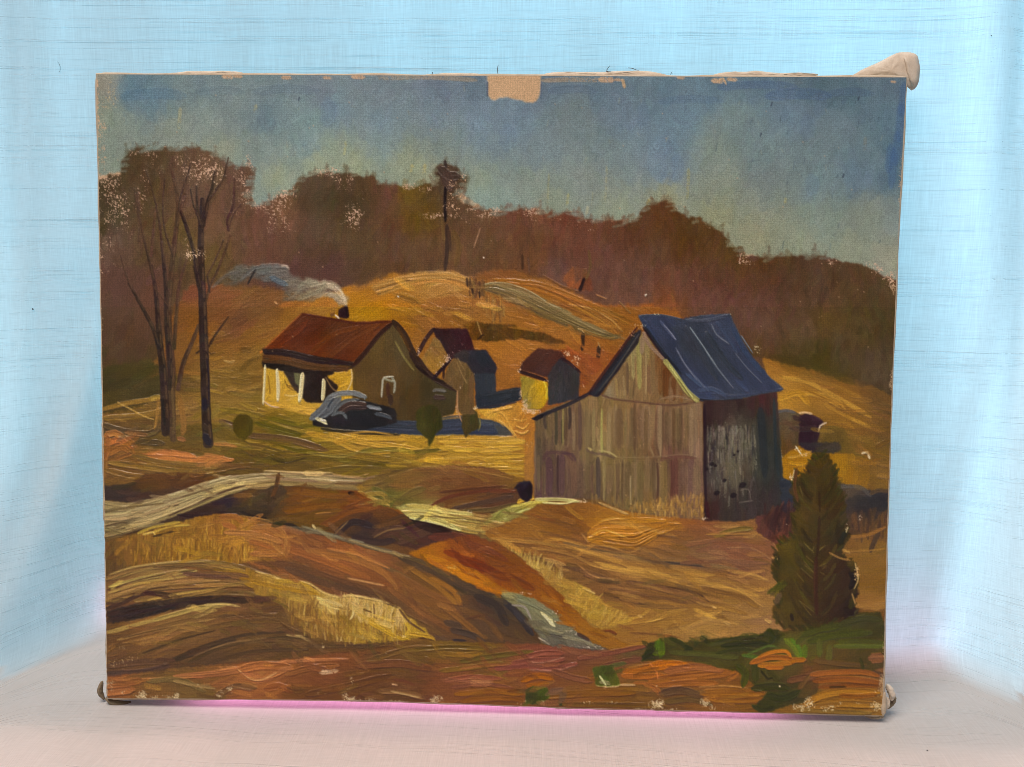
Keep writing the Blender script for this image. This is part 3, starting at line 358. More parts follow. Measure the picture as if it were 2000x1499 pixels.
    band([(1150,1040),(1170,1020),(1230,1012),(1300,1014),(1330,1020)], [(1145,1062),(1190,1066),(1240,1074),(1280,1050),(1330,1030)], [[(186,116,42),(190,118,42),(184,112,42),(160,96,42)],[(180,110,38),(182,112,40),(170,104,40),(146,88,40)]], 9, 44, (.3,.8), load=1.1, br=.12)
    for P,w,c in [([(1150,1050),(1180,1036),(1225,1050)],3,(206,142,66)),([(1170,1020),(1200,1012),(1240,1020)],3,(204,140,66)),([(1145,1066),(1190,1068),(1230,1080),(1256,1068)],3,(206,140,70)),([(1136,1042),(1150,1060)],3,(176,120,70)),([(1400,1046),(1440,1034),(1470,1032)],10,(118,94,44)),([(1380,1044),(1460,1042),(1500,1046)],5,(162,110,60))]: S(P, w, c, .9, 1.1)
    # long sweeping ridges
    for P,w,c in [([(960,1052),(1060,1062),(1140,1074),(1200,1096)],7,(172,118,58)),([(1000,1062),(1080,1076),(1160,1096)],6,(120,80,44)),([(1040,1070),(1110,1082),(1170,1108),(1240,1118)],6,(184,130,66)),([(1120,1078),(1180,1092),(1260,1108),(1340,1120),(1420,1130)],9,(178,124,60)),([(1160,1100),(1240,1114),(1330,1128),(1420,1146),(1480,1166)],10,(190,136,66)),([(1200,1086),(1280,1098),(1380,1104),(1440,1112)],7,(96,78,62)),([(1100,1060),(1180,1078),(1270,1092)],6,(108,82,54)),([(1060,1098),(1120,1110),(1180,1130),(1200,1138)],10,(98,68,46)),([(1020,1084),(1080,1098),(1130,1106)],8,(110,80,46)),([(1140,1124),(1180,1138),(1230,1136),(1300,1146),(1360,1158),(1384,1175)],4,(70,46,38)),([(1130,1104),(1160,1126),(1210,1134)],3,(196,136,80)),([(1200,1138),(1270,1146),(1330,1160),(1375,1178)],11,(122,82,50)),([(1190,1150),(1260,1164),(1340,1176)],10,(116,78,48)),([(1210,1168),(1260,1182),(1340,1186)],9,(128,90,50)),([(1180,1158),(1220,1172),(1270,1182)],3.4,(66,42,36)),([(1340,1144),(1400,1146),(1450,1160),(1490,1185)],4,(180,132,74)),([(1380,1130),(1440,1148),(1495,1180)],6,(172,124,68)),([(1390,1150),(1440,1160),(1480,1186)],12,(140,98,48)),([(1300,1098),(1380,1108),(1420,1112)],3,(66,52,48)),([(1430,1118),(1470,1122),(1500,1134)],5,(178,130,76)),([(1340,1190),(1300,1200),(1260,1220)],5,(172,124,58)),([(1400,1190),(1380,1200),(1392,1212)],9,(180,130,62)),([(1340,1230),(1380,1215),(1440,1222)],10,(168,122,66)),([(1220,1218),(1260,1214),(1300,1205)],5,(186,136,64)),([(1220,1210),(1250,1204),(1270,1190)],4,(182,134,60)),([(1170,1234),(1190,1232),(1203,1238)],5,(98,48,28)),([(1230,1236),(1290,1240),(1330,1246)],5,(122,80,44)),([(1360,1196),(1420,1190),(1460,1200)],8,(140,98,48)),([(1330,1100),(1400,1096),(1500,1100)],9,(120,80,58)),([(1420,1070),(1470,1072),(1510,1096)],3,(150,104,72)),([(1480,1046),(1510,1060),(1520,1080)],3,(160,110,66)),([(1340,1066),(1400,1056),(1460,1052)],8,(124,80,54))]: S(P, w, c, .85, .9, .15, .12)
    for _ in range(46):
        x = 960+rng.rand()*440; y = 1040+(x-960)*.26+rng.randn()*26; l = 50+rng.rand()*110
        S([(x,y),(x+l*.5,y+l*.09),(x+l,y+l*.24)], 4+rng.rand()*6, jit((182,130,66) if rng.rand()<.5 else (106,72,42),.06), .4, .7)
    for x,y,r in [(1394,1186,4),(1386,1206,5),(1421,1218,5),(1500,1213,6),(1250,1204,4),(1510,1090,3),(1160,1158,3)]: S([(x-r,y-r*.5),(x+r,y+r*.5)], r*1.0, (196,150,88), .8, 1.2)
    # pale dry bank above the ditch
    area([(935,1040),(975,1065),(1050,1100),(1100,1130),(1150,1150),(1180,1180),(1215,1195),(1235,1215),(1200,1225),(1140,1230),(1100,1190),(1060,1150),(1000,1110),(950,1080)], [(960,1060,112,84,48),(1000,1080,150,116,54),(1040,1100,166,130,64),(1090,1130,160,116,50),(1120,1160,172,132,58),(1160,1190,172,134,56),(1200,1205,170,126,56),(1140,1200,150,108,42)], 6, 24, 62, dense=2.4, load=.8, aj=14, j=.07, br=.14)
    tufts([(975,1065),(1050,1092),(1110,1120),(1100,1140),(1040,1120),(990,1090)], [(186,150,86),(196,160,92),(140,104,50),(176,140,72)], 130, (14,26), 2.6, .1, .9)
    tufts([(1110,1150),(1170,1170),(1230,1205),(1180,1225),(1130,1200)], [(186,146,72),(150,110,44),(176,134,58)], 70, (8,18), 3, .5, .8)
    S([(1136,1150),(1150,1154),(1161,1160)], 3.4, (204,166,98), .9, 1.2)
    # ditch: orange, rust
    DT = [(830,1090,170,96,28),(860,1100,176,100,26),(900,1090,146,66,26),(920,1060,112,56,36),(960,1060,124,66,36),(1000,1090,124,72,30),(900,1130,180,104,26),(940,1130,130,62,28),(960,1150,176,98,26),(990,1140,116,54,28),(1020,1130,122,62,26),(1050,1160,140,76,26),(1000,1165,168,92,28),(1080,1170,134,70,24),(1110,1210,150,84,26),(1090,1220,140,80,26),(1150,1240,150,94,32),(1190,1260,148,92,34),(930,1100,130,60,28)]
    area([(800,1080),(850,1060),(920,1045),(970,1062),(1010,1085),(1060,1130),(1100,1165),(1130,1200),(1160,1225),(1230,1262),(1160,1265),(1120,1230),(1060,1190),(1000,1168),(930,1150),(880,1120),(840,1100)], DT, 11, 36, -30, dense=2.2, load=.4, aj=22)
    for P,w,c in [([(830,1088),(870,1100),(900,1120)],11,(186,108,28)),([(870,1108),(910,1130),(950,1145)],13,(190,108,24)),([(930,1140),(975,1155),(1010,1166)],11,(190,104,24)),([(860,1100),(900,1104),(920,1120)],9,(176,96,26)),([(870,1078),(910,1090),(960,1110)],14,(124,50,24)),([(900,1096),(950,1110),(990,1130)],15,(110,46,24)),([(960,1120),(1000,1130),(1040,1150)],16,(116,56,26)),([(910,1060),(950,1075),(990,1095)],14,(116,58,36)),([(1030,1125),(1070,1150),(1100,1180)],16,(132,70,26)),([(1080,1170),(1100,1200),(1130,1226)],14,(156,86,26)),([(1060,1160),(1090,1200),(1110,1225)],13,(150,84,26)),([(1130,1226),(1170,1250),(1220,1262)],12,(150,92,34)),([(1010,1170),(1060,1180),(1090,1200)],9,(120,72,34))]: S(P, w, c, .85, .6, .12)
    for a in [(885,1110,18,10,.8),(875,1120,16,8,.8),(920,1122,20,6,.6),(945,1140,20,6,.5),(1080,1175,14,4,.6)]: fleck(*a, col=(226,176,110))
    # ---- hill with ploughed shoulder, lower left
    BH = [(480,1040,148,92,50),(520,1060,172,96,54),(560,1080,124,76,44),(620,1080,132,76,46),(680,1100,158,86,50),(740,1120,146,82,48),(760,1140,146,84,48),(600,1110,104,72,46),(700,1150,100,70,44),(780,1100,94,66,42),(820,1120,108,74,40),(860,1160,126,80,38),(900,1180,116,76,42),(820,1190,116,76,44),(880,1220,112,74,42),(940,1210,92,66,48),(980,1200,74,60,50),(1000,1240,80,56,38),(1040,1250,84,58,40),(760,1180,92,66,44),(860,1240,90,64,50),(920,1160,76,58,50),(960,1180,62,50,44),(580,1040,112,70,44)]
    area([(430,1020),(480,1012),(560,1030),(640,1050),(720,1075),(820,1095),(880,1120),(940,1155),(1000,1170),(1030,1200),(1055,1256),(900,1260),(850,1250),(800,1220),(740,1180),(680,1165),(600,1150),(500,1105),(430,1080)], BH, 13, 70, -26, dense=2.1, load=.5, aj=9, br=.1)
    for P,w,c in [([(560,1030),(640,1044),(720,1068),(780,1082)],9,(112,98,78)),([(590,1028),(650,1046),(710,1060)],5,(128,116,92)),([(640,1075),(720,1095),(800,1130)],9,(104,78,50)),([(600,1076),(680,1090),(740,1112),(770,1140)],14,(150,92,50)),([(560,1072),(640,1098),(720,1130)],14,(156,86,48)),([(470,1040),(520,1034),(560,1060),(560,1084)],12,(160,98,54)),([(450,1044),(500,1048),(545,1060)],14,(158,98,52)),([(470,1062),(520,1075),(560,1092)],12,(150,92,46)),([(640,1072),(700,1084),(760,1110)],5,(190,112,66)),([(680,1130),(720,1138),(750,1144)],4,(204,140,92)),([(500,1096),(580,1108),(660,1135),(740,1160)],15,(96,64,44)),([(560,1110),(640,1140),(720,1158)],14,(88,62,46)),([(700,1170),(780,1200),(860,1240)],14,(104,74,44)),([(780,1090),(850,1120),(900,1150),(960,1172)],10,(74,58,46)),([(760,1080),(830,1100),(880,1130)],8,(90,72,50)),([(770,1120),(840,1160),(900,1180)],13,(122,78,44)),([(800,1110),(860,1150),(890,1180)],9,(148,98,44)),([(840,1130),(880,1150),(900,1175)],9,(154,98,42)),([(860,1180),(900,1210),(945,1250)],12,(128,84,44)),([(760,1150),(830,1200),(900,1240)],12,(122,78,46)),([(930,1165),(970,1185),(990,1220)],18,(56,46,44)),([(985,1175),(1010,1200),(1040,1240)],12,(46,42,48)),([(880,1230),(920,1240),(945,1252)],12,(66,54,50)),([(870,1215),(900,1225)],14,(76,58,48)),([(885,1250),(910,1252)],5,(38,36,48)),([(960,1230),(1000,1250),(1050,1258)],14,(88,62,42)),([(900,1190),(950,1210),(980,1250)],12,(106,72,42)),([(680,1055),(760,1080),(800,1088)],4,(150,124,84))]: S(P, w, c, .82, .7, .15, .1)
    # gold scrub on the left
    GS = [(210,1080,96,66,36),(250,1070,124,86,40),(300,1060,144,100,42),(360,1050,150,104,40),(420,1050,146,98,40),(460,1070,158,104,44),(230,1110,92,66,38),(300,1090,116,82,36),(380,1090,136,96,34),(440,1090,148,106,38),(520,1090,140,94,44),(300,1030,144,104,50),(360,1020,150,110,48),(420,1020,150,96,42)]
    area([(200,1064),(260,1046),(320,1030),(380,1012),(430,1004),(480,1012),(500,1030),(480,1060),(540,1095),(460,1100),(390,1100),(300,1100),(240,1115),(202,1125)], GS, 8, 30, 84, dense=2.4, load=.5, aj=14, br=.12, j=.07)
    tufts([(240,1060),(330,1030),(450,1030),(500,1060),(500,1090),(400,1100),(260,1100)], [(176,126,48),(160,112,42),(120,80,36),(190,140,60),(98,68,34)], 260, (8,26), 2.6, .08, .6)
    for P,w,c in [([(270,1042),(300,1030),(350,1020)],7,(176,142,62)),([(300,1040),(340,1028),(370,1026)],5,(188,152,70)),([(280,1044),(300,1040),(304,1046)],4,(210,176,96)),([(300,1048),(340,1038)],4,(52,36,26)),([(430,1010),(460,1010),(475,1022)],12,(158,92,46)),([(436,1022),(460,1032)],12,(164,90,50)),([(440,1040),(500,1044),(550,1060)],11,(164,102,58)),([(480,1052),(530,1062),(556,1082)],13,(158,102,54)),([(490,1082),(540,1084)],10,(166,98,54)),([(490,1030),(540,1030),(558,1050),(556,1076)],7,(166,106,58))]: S(P, w, c, .85, .9, .14)
    # ploughed furrows
    PL = [[(112,80,50),(124,92,56),(118,90,52),(110,80,46),(140,104,48)],[(124,84,50),(150,118,66),(120,84,54),(112,78,46),(150,108,44)],[(98,66,42),(130,88,52),(140,104,56),(130,94,46),(130,92,42)],[(60,40,34),(84,54,40),(80,54,40),(74,50,38),(104,70,44)]]
    band([(202,1130),(240,1112),(320,1098),(400,1094),(470,1104),(530,1128),(600,1160)], [(202,1220),(250,1200),(320,1186),(400,1172),(470,1166),(530,1172),(600,1178)], PL, 9, 90, (.3,.8), load=1.0, br=.18)
    for P,w,c in [([(214,1122),(270,1106),(340,1098),(410,1096)],4,(160,128,76)),([(218,1132),(290,1112),(370,1104),(450,1110)],4,(158,124,70)),([(214,1146),(280,1130),(350,1118),(385,1114)],8,(164,138,78)),([(212,1158),(290,1136),(370,1124)],5,(158,126,70)),([(400,1098),(450,1106),(500,1126),(530,1140)],5,(150,118,62)),([(420,1112),(480,1118),(520,1140)],7,(158,116,44)),([(210,1166),(290,1146),(380,1136),(430,1134)],5,(150,112,66)),([(290,1172),(350,1160),(430,1148)],5,(170,132,70)),([(270,1182),(330,1170),(400,1156),(440,1146)],5,(160,120,64)),([(360,1120),(420,1126),(450,1128)],9,(104,70,54)),([(210,1152),(290,1128),(380,1114)],2.6,(70,46,34)),([(220,1170),(300,1150),(380,1142)],2.8,(76,50,36)),([(260,1160),(330,1152),(400,1148)],2.8,(72,50,38)),([(300,1108),(380,1104),(440,1112)],2.6,(90,64,40)),([(440,1150),(500,1150),(560,1160)],9,(112,76,46)),([(470,1130),(520,1140),(570,1156)],8,(150,104,36)),([(480,1140),(540,1156),(600,1170)],9,(154,112,40))]: S(P, w, c, .9, 1.1, .12)
    band([(205,1195),(260,1182),(330,1172),(400,1166),(460,1168),(512,1176)], [(222,1222),(270,1208),(330,1192),(400,1178),(460,1178),(512,1184)], [[(64,44,38),(62,44,36),(60,42,34),(60,42,34),(86,58,40)],[(34,30,34),(36,32,36),(52,38,36),(60,44,36),(96,66,42)]], 8, 34, (.3,.8), load=.4, br=.1)
    S([(205,1190),(240,1178),(280,1160),(330,1160)], 8, (58,38,34), .85, .5); S([(206,1180),(250,1172),(262,1164)], 6, (74,50,38), .9, .5)
    LB = [(215,1250,96,64,38),(280,1250,128,88,50),(360,1230,138,100,56),(440,1210,110,76,48),(520,1210,98,68,44),(220,1290,96,66,40),(300,1280,118,80,44),(400,1260,110,76,44),(500,1240,104,72,44),(580,1240,96,70,44),(230,1320,88,62,46),(320,1300,84,58,44),(420,1290,80,58,42),(520,1270,90,64,38),(600,1270,92,66,42),(640,1280,96,66,38),(560,1200,104,74,44)]
    area([(204,1222),(280,1208),(400,1182),(500,1180),(580,1185),(660,1200),(760,1245),(780,1275),(600,1290),(460,1300),(320,1320),(206,1332)], LB, 11, 90, 14, dense=2.1, load=.7, aj=6, br=.14)
    for P,w,c in [([(212,1235),(260,1222),(320,1206),(380,1190),(430,1180)],8,(170,138,76)),([(300,1212),(350,1198),(400,1186),(440,1184)],9,(172,142,80)),([(400,1182),(440,1180),(470,1186)],5,(196,164,100)),([(230,1250),(290,1234),(360,1220),(420,1208)],6,(156,116,66)),([(240,1246),(320,1228),(400,1214)],3,(84,58,38)),([(300,1226),(380,1208),(460,1200),(540,1200)],6,(112,80,46)),([(240,1256),(300,1244),(380,1230),(460,1220)],4,(146,104,60)),([(430,1204),(500,1200),(560,1212)],9,(98,70,44)),([(270,1280),(340,1250),(430,1222),(520,1212),(590,1216)],12,(106,76,44)),([(280,1276),(350,1250),(420,1232)],4,(66,48,34)),([(320,1296),(400,1262),(480,1240),(560,1234)],7,(66,50,38)),([(340,1290),(400,1270),(460,1250)],8,(60,46,36)),([(370,1292),(440,1262),(520,1248),(600,1244)],7,(74,56,38)),([(380,1280),(450,1256),(520,1246)],3.5,(140,104,66)),([(560,1240),(590,1244),(606,1254)],5,(168,136,86)),([(480,1256),(540,1250),(600,1258)],6,(104,76,48)),([(420,1290),(500,1272),(600,1268)],7,(76,56,40)),([(210,1300),(280,1292),(340,1290)],13,(92,64,48)),([(208,1316),(280,1312),(330,1300)],12,(84,60,52)),([(600,1262),(660,1262),(740,1262)],8,(88,64,44)),([(640,1276),(700,1274),(760,1262)],7,(96,62,36)),([(212,1280),(250,1270),(300,1262)],10,(112,76,46))]: S(P, w, c, .85, .9, .13)
    fleck(230,1294,22,12,.6,(196,160,116)); fleck(260,1286,20,6,.55,(196,160,116)); fleck(240,1264,8,6,.7,(220,190,150)); fleck(300,1300,8,8,.4,(196,160,116))
    # gold grass ridge
    GG = [(480,1120,146,104,40),(540,1145,160,120,52),(600,1165,176,138,66),(640,1180,186,150,84),(700,1180,192,156,92),(740,1190,182,146,82),(780,1210,172,132,66),(560,1190,120,86,46),(600,1200,128,92,46),(660,1210,144,104,44),(700,1225,160,122,44),(760,1230,164,126,42),(640,1240,116,82,42),(580,1225,104,74,42),(800,1240,168,130,44)]
    area([(480,1110),(530,1128),(590,1138),(620,1152),(650,1164),(690,1164),(740,1174),(780,1190),(810,1215),(840,1240),(800,1250),(700,1255),(620,1250),(570,1220),(550,1180),(500,1160)], GG, 6, 30, 84, dense=2.4, load=.8, aj=10, br=.14, j=.06)
    tufts([(560,1180),(640,1180),(740,1190),(800,1225),(780,1250),(640,1250),(570,1220)], [(196,160,90),(160,118,50),(110,76,40),(180,140,60),(140,100,44)], 240, (14,34), 2.6, .03, .9)
    tufts([(640,1166),(700,1170),(770,1190),(800,1220),(770,1224),(700,1206),(650,1190)], [(206,172,108),(214,180,118),(176,138,76),(190,156,90)], 120, (12,28), 3.2, .03, 1.1)
    for P,w,c in [([(500,1116),(560,1134),(600,1138),(630,1156),(660,1166),(690,1163),(750,1176),(775,1184)],3.6,(206,170,104)),([(540,1134),(590,1140),(625,1164)],8,(178,136,52)),([(490,1136),(560,1150),(620,1160)],9,(166,120,42)),([(620,1168),(660,1180),(670,1188)],6,(208,176,112)),([(624,1176),(650,1186),(664,1190)],6,(206,172,104)),([(700,1200),(740,1220),(770,1240)],7,(190,146,52)),([(720,1216),(770,1242),(800,1250)],6,(196,150,46)),([(790,1212),(800,1230),(790,1245)],7,(196,156,56)),([(780,1190),(800,1215),(830,1235)],4,(90,62,44)),([(690,1176),(690,1200),(684,1210)],4,(220,190,130)),([(710,1190),(726,1196)],3,(96,66,36)),([(800,1238),(840,1244),(850,1252)],7,(186,140,50)),([(730,1180),(732,1206)],3,(120,88,50))]: S(P, w, c, .9, 1.2)
    for x,y,rx in [(783,1243,14),(766,1248,10),(800,1212,8),(815,1232,8),(664,1250,8),(630,1262,6),(758,1273,6)]: fleck(x,y,rx,6,.85,(222,190,140))
    # ---- stream
    area([(980,1160),(1000,1156),(1040,1168),(1080,1195),(1100,1218),(1125,1236),(1160,1258),(1190,1270),(1150,1272),(1100,1268),(1062,1255),(1044,1232),(1030,1205),(1000,1178),(985,1170)], [(1000,1165,128,118,84),(1030,1180,116,112,84),(1060,1200,132,126,92),(1050,1220,114,104,80),(1090,1230,116,108,86),(1080,1245,96,90,78),(1120,1250,112,106,88),(1160,1266,100,88,76),(1100,1262,88,78,68)], 7, 40, -42, dense=2.6, load=.9, aj=12, br=.14)
    for P,w,c in [([(1058,1196),(1072,1206),(1078,1220)],9,(216,198,146)),([(1062,1202),(1076,1216),(1084,1224)],5,(226,212,166)),([(1000,1182),(1025,1186),(1038,1210)],4,(150,136,128)),([(1010,1172),(1050,1186),(1090,1214)],5,(120,118,92)),([(1052,1246),(1066,1254),(1074,1260)],3.4,(196,176,154)),([(1044,1230),(1075,1240),(1110,1246)],5,(86,78,70)),([(1100,1244),(1130,1250),(1160,1262)],6,(138,126,100)),([(1060,1226),(1100,1236)],5,(146,134,104))]: S(P, w, c, .9, 1.2)
    for a in [(1028,1160,14,4),(1112,1233,14,4),(1125,1238,12,4),(1160,1264,20,5),(1180,1268,14,3),(1085,1196,10,5)]: fleck(*a, .9, (226,206,186))
    S([(1128,1238),(1150,1250)], 7, (66,46,42), .85, .4)
    # ---- foreground
    FG = [(220,1345,156,86,52),(280,1345,120,80,44),(330,1335,112,84,48),(400,1330,128,84,46),(480,1325,150,84,48),(520,1310,158,92,56),(560,1320,150,86,50),(600,1330,100,62,34),(640,1310,130,72,44),(680,1340,100,64,36),(740,1300,104,66,40),(800,1290,102,72,38),(860,1270,112,82,38),(920,1270,104,78,34),(960,1290,104,78,36),(820,1330,104,64,40),(900,1330,118,68,44),(880,1320,128,70,46),(940,1350,130,78,34),(1000,1340,120,74,46),(1010,1300,124,66,46),(1060,1290,126,64,52),(1090,1280,122,62,52),(1050,1320,142,76,34),(1120,1300,112,70,42),(1140,1270,104,62,46),(1200,1275,116,68,48),(1250,1270,92,74,44),(1080,1350,110,72,48),(1150,1340,124,76,34),(1200,1350,120,76,34),(1250,1350,118,80,38),(1300,1350,96,68,44),(1350,1345,112,76,44),(1400,1350,128,80,34),(1300,1300,150,82,36),(1240,1370,110,76,36),(1380,1380,124,80,38),(1440,1370,118,76,34),(700,1370,88,58,36),(800,1370,92,62,38),(1000,1380,116,70,34),(600,1365,92,60,32),(400,1355,104,80,44),(1500,1385,120,82,34),(1600,1385,140,92,34),(1680,1380,134,94,44),(1650,1350,160,96,30),(1580,1360,120,86,36),(1700,1310,120,80,52),(1600,1320,104,76,52)]
    area([(202,1322),(300,1312),(460,1296),(600,1284),(740,1268),(820,1250),(900,1256),(1050,1258),(1160,1272),(1300,1262),(1420,1262),(1540,1250),(1738,1260),(1732,1404),(1400,1398),(1000,1386),(600,1374),(202,1368)], FG, 13, 64, 3, dense=2.1, load=.6, aj=7, br=.12, wob=3)
    FS = [([(205,1338),(250,1334),(280,1328)],14,(150,86,52)),([(204,1352),(230,1350),(260,1346)],16,(158,90,56)),([(280,1326),(340,1324),(400,1320)],5,(176,106,66)),([(290,1330),(350,1328),(400,1350)],11,(116,92,54)),([(340,1330),(380,1338),(420,1345)],7,(150,118,74)),([(340,1320),(420,1312),(500,1300),(600,1290),(680,1288)],6,(186,108,70)),([(380,1322),(440,1316),(500,1304)],7,(152,88,56)),([(470,1308),(510,1300),(570,1304)],17,(164,92,54)),([(480,1316),(510,1326),(540,1316),(570,1302)],9,(172,100,62)),([(466,1308),(490,1326),(510,1328),(540,1314)],3,(204,142,96)),([(560,1318),(600,1306),(660,1300)],12,(134,80,46)),([(600,1300),(640,1310)],13,(126,74,46)),([(520,1345),(545,1340),(570,1350)],15,(140,76,42)),([(420,1360),(460,1340),(500,1344)],12,(110,76,48)),([(600,1356),(680,1340),(760,1320)],14,(98,62,36)),([(700,1300),(780,1296),(840,1306)],16,(108,66,42)),([(720,1290),(800,1268),(860,1268)],11,(116,82,44)),([(800,1270),(880,1264),(960,1268)],9,(112,84,36)),([(860,1276),(900,1280),(940,1276)],9,(130,92,36)),([(900,1292),(960,1282),(1040,1272)],10,(100,80,36)),([(860,1310),(920,1304),(980,1294)],10,(122,88,38)),([(1030,1282),(1060,1276),(1100,1276)],10,(136,70,56)),([(1000,1296),(1050,1290),(1100,1288)],12,(132,68,56)),([(960,1306),(1030,1302),(1080,1306),(1125,1296)],11,(130,66,56)),([(1030,1292),(1060,1294),(1100,1284)],3,(180,116,96)),([(1030,1308),(1080,1310),(1128,1300)],3,(170,108,88)),([(900,1306),(940,1300),(1000,1296)],6,(150,90,52)),([(870,1330),(920,1322),(980,1326)],9,(150,78,58)),([(870,1326),(900,1330),(960,1334)],5,(164,96,72)),([(880,1342),(950,1336),(1000,1344)],8,(124,72,52)),([(890,1356),(960,1350),(1020,1356)],10,(142,84,32)),([(900,1370),(980,1364),(1020,1366)],9,(130,76,34)),([(1020,1330),(1050,1320),(1080,1326)],12,(164,86,28)),([(1030,1340),(1070,1334)],9,(156,82,28)),([(1080,1310),(1120,1324),(1155,1330)],12,(124,74,52)),([(740,1350),(790,1352),(830,1364)],10,(132,92,56)),([(764,1350),(800,1358),(820,1362)],3.4,(180,142,96)),([(766,1336),(776,1338)],3,(206,160,120)),([(1130,1286),(1190,1276),(1260,1262)],10,(120,66,50)),([(1180,1300),(1230,1290),(1260,1288)],10,(110,66,48)),([(1060,1360),(1150,1354),(1240,1352)],14,(120,76,32)),([(1100,1376),(1200,1376),(1300,1380)],10,(104,72,34)),([(1220,1312),(1270,1304),(1340,1296)],15,(176,92,30)),([(1216,1320),(1260,1322),(1300,1320)],12,(164,86,34)),([(1270,1300),(1310,1294),(1350,1304)],12,(186,96,24)),([(1270,1330),(1330,1322),(1400,1316),(1434,1312)],17,(156,86,40)),([(1300,1310),(1360,1302),(1410,1308)],15,(150,84,50)),([(1280,1338),(1340,1334),(1400,1334)],12,(160,88,40)),([(1270,1340),(1284,1350),(1288,1358)],10,(158,86,44)),([(1238,1334),(1270,1336),(1286,1354)],6,(164,90,44)),([(1290,1354),(1330,1348),(1370,1360)],16,(92,66,46)),([(1300,1370),(1350,1366),(1390,1376)],12,(96,72,42)),([(1370,1354),(1430,1352),(1490,1354)],15,(150,90,34)),([(1390,1366),(1440,1368),(1492,1366)],13,(142,86,34)),([(1440,1316),(1420,1330)],9,(164,92,44)),([(1270,1296),(1282,1312),(1286,1330)],3,(206,112,60)),([(1180,1344),(1200,1338),(1240,1338)],3,(200,160,118)),([(1165,1338),(1185,1340),(1208,1340)],4.4,(208,170,120)),([(1365,1342),(1420,1340),(1460,1344)],3,(190,126,70)),([(1466,1276),(1500,1278)],9,(62,94,44))]
    for P,w,c in FS: S(P, w, c, .9, 1.1, .14)
    # greens
    GN = [(1270,1270,48,62,34),(1320,1265,62,70,34),(1380,1262,56,66,34),(1440,1262,44,60,36),(1500,1250,46,64,34),(1320,1290,84,80,40),(1400,1280,70,82,42),(1460,1290,72,80,40),(1450,1320,66,72,32),(1470,1340,66,74,30),(1520,1330,72,78,44),(1500,1370,52,70,36),(1540,1350,48,68,40),(1580,1310,96,72,50),(1560,1230,68,70,38),(1620,1220,60,76,40),(1700,1210,58,66,40),(1720,1230,48,62,34),(1600,1250,66,92,40),(1650,1240,62,84,40),(1700,1260,74,80,40),(1640,1270,86,84,42),(1590,1280,84,92,40),(1660,1300,70,70,40),(1720,1290,72,72,42),(1540,1270,88,104,46),(1570,1330,84,74,44),(1490,1385,48,64,38),(1600,1300,96,76,50)]
    GN = [(x,y,a+6,g*.84,c*.78) for x,y,a,g,c in GN]
    area([(1250,1290),(1270,1256),(1310,1244),(1340,1256),(1360,1246),(1390,1250),(1430,1244),(1490,1238),(1504,1228),(1530,1235),(1560,1230),(1640,1212),(1675,1198),(1720,1196),(1732,1230),(1732,1300),(1690,1316),(1600,1318),(1590,1370),(1540,1375),(1505,1390),(1475,1382),(1500,1350),(1470,1336),(1440,1310),(1380,1296),(1310,1288)], GN, 10, 36, lambda x,y: (4 if x<1500 and y>1270 else 20), dense=2.3, load=.5, aj=26, br=.1, j=.07)
    for P,w,c in [([(1290,1250),(1292,1270),(1290,1282)],15,(78,112,34)),([(1284,1252),(1280,1270)],9,(70,104,34)),([(1255,1286),(1272,1276),(1286,1280)],10,(34,54,34)),([(1260,1276),(1276,1268)],8,(40,62,36)),([(1310,1248),(1330,1256),(1344,1270)],9,(46,66,34)),([(1338,1262),(1350,1268),(1336,1272)],8,(36,54,34)),([(1358,1262),(1364,1248),(1380,1244)],8,(46,64,34)),([(1376,1250),(1384,1258)],7,(38,54,34)),([(1396,1256),(1440,1246),(1490,1242)],5,(40,60,36)),([(1410,1262),(1460,1256),(1500,1258)],10,(40,58,38)),([(1310,1274),(1380,1278),(1440,1284)],12,(70,84,44)),([(1400,1276),(1440,1268),(1480,1272)],7,(50,72,38)),([(1460,1278),(1500,1262),(1516,1264)],5,(84,112,62)),([(1450,1280),(1480,1284)],7,(72,108,52)),([(1500,1232),(1510,1244),(1504,1256)],8,(40,64,32)),([(1534,1250),(1550,1262),(1560,1282)],13,(96,120,50)),([(1545,1248),(1560,1264),(1566,1284)],8,(78,118,48)),([(1572,1262),(1570,1285)],12,(82,112,44)),([(1556,1256),(1580,1235),(1590,1240)],10,(66,80,40)),([(1570,1240),(1600,1228),(1640,1222)],14,(60,86,36)),([(1580,1252),(1640,1240),(1700,1236)],13,(60,90,38)),([(1630,1262),(1680,1262),(1728,1262)],9,(92,112,56)),([(1640,1254),(1690,1252),(1728,1256)],7,(70,98,42)),([(1640,1218),(1690,1208),(1720,1212)],14,(58,68,42)),([(1600,1250),(1600,1280)],12,(80,98,44)),([(1620,1262),(1618,1290)],12,(84,92,46)),([(1590,1290),(1640,1296),(1690,1300)],10,(94,78,50)),([(1700,1286),(1725,1284)],20,(136,96,72)),([(1680,1286),(1686,1306)],7,(54,62,32)),([(1704,1312),(1726,1318)],8,(78,66,56)),([(1440,1300),(1456,1316),(1450,1340)],14,(62,84,30)),([(1474,1296),(1476,1330)],14,(54,68,32)),([(1500,1310),(1520,1330)],12,(60,66,34)),([(1470,1345),(1510,1340),(1540,1345)],15,(52,64,34)),([(1486,1310),(1500,1326),(1508,1324)],4,(34,40,28)),([(1500,1358),(1530,1364),(1560,1350)],14,(48,70,40)),([(1470,1378),(1490,1388),(1510,1380)],9,(40,60,36)),([(1540,1330),(1560,1325),(1590,1322)],14,(110,80,60)),([(1580,1320),(1560,1345)],10,(104,84,54))]: S(P, w, (c[0]+5, c[1]*(.9 if c[1] < 100 else 1.12), c[2]*.8), .85, .9, .16)
    S([(1466,1296),(1500,1276),(1535,1272),(1545,1286)], 8, (178,96,34), .95, 1.2, .14)
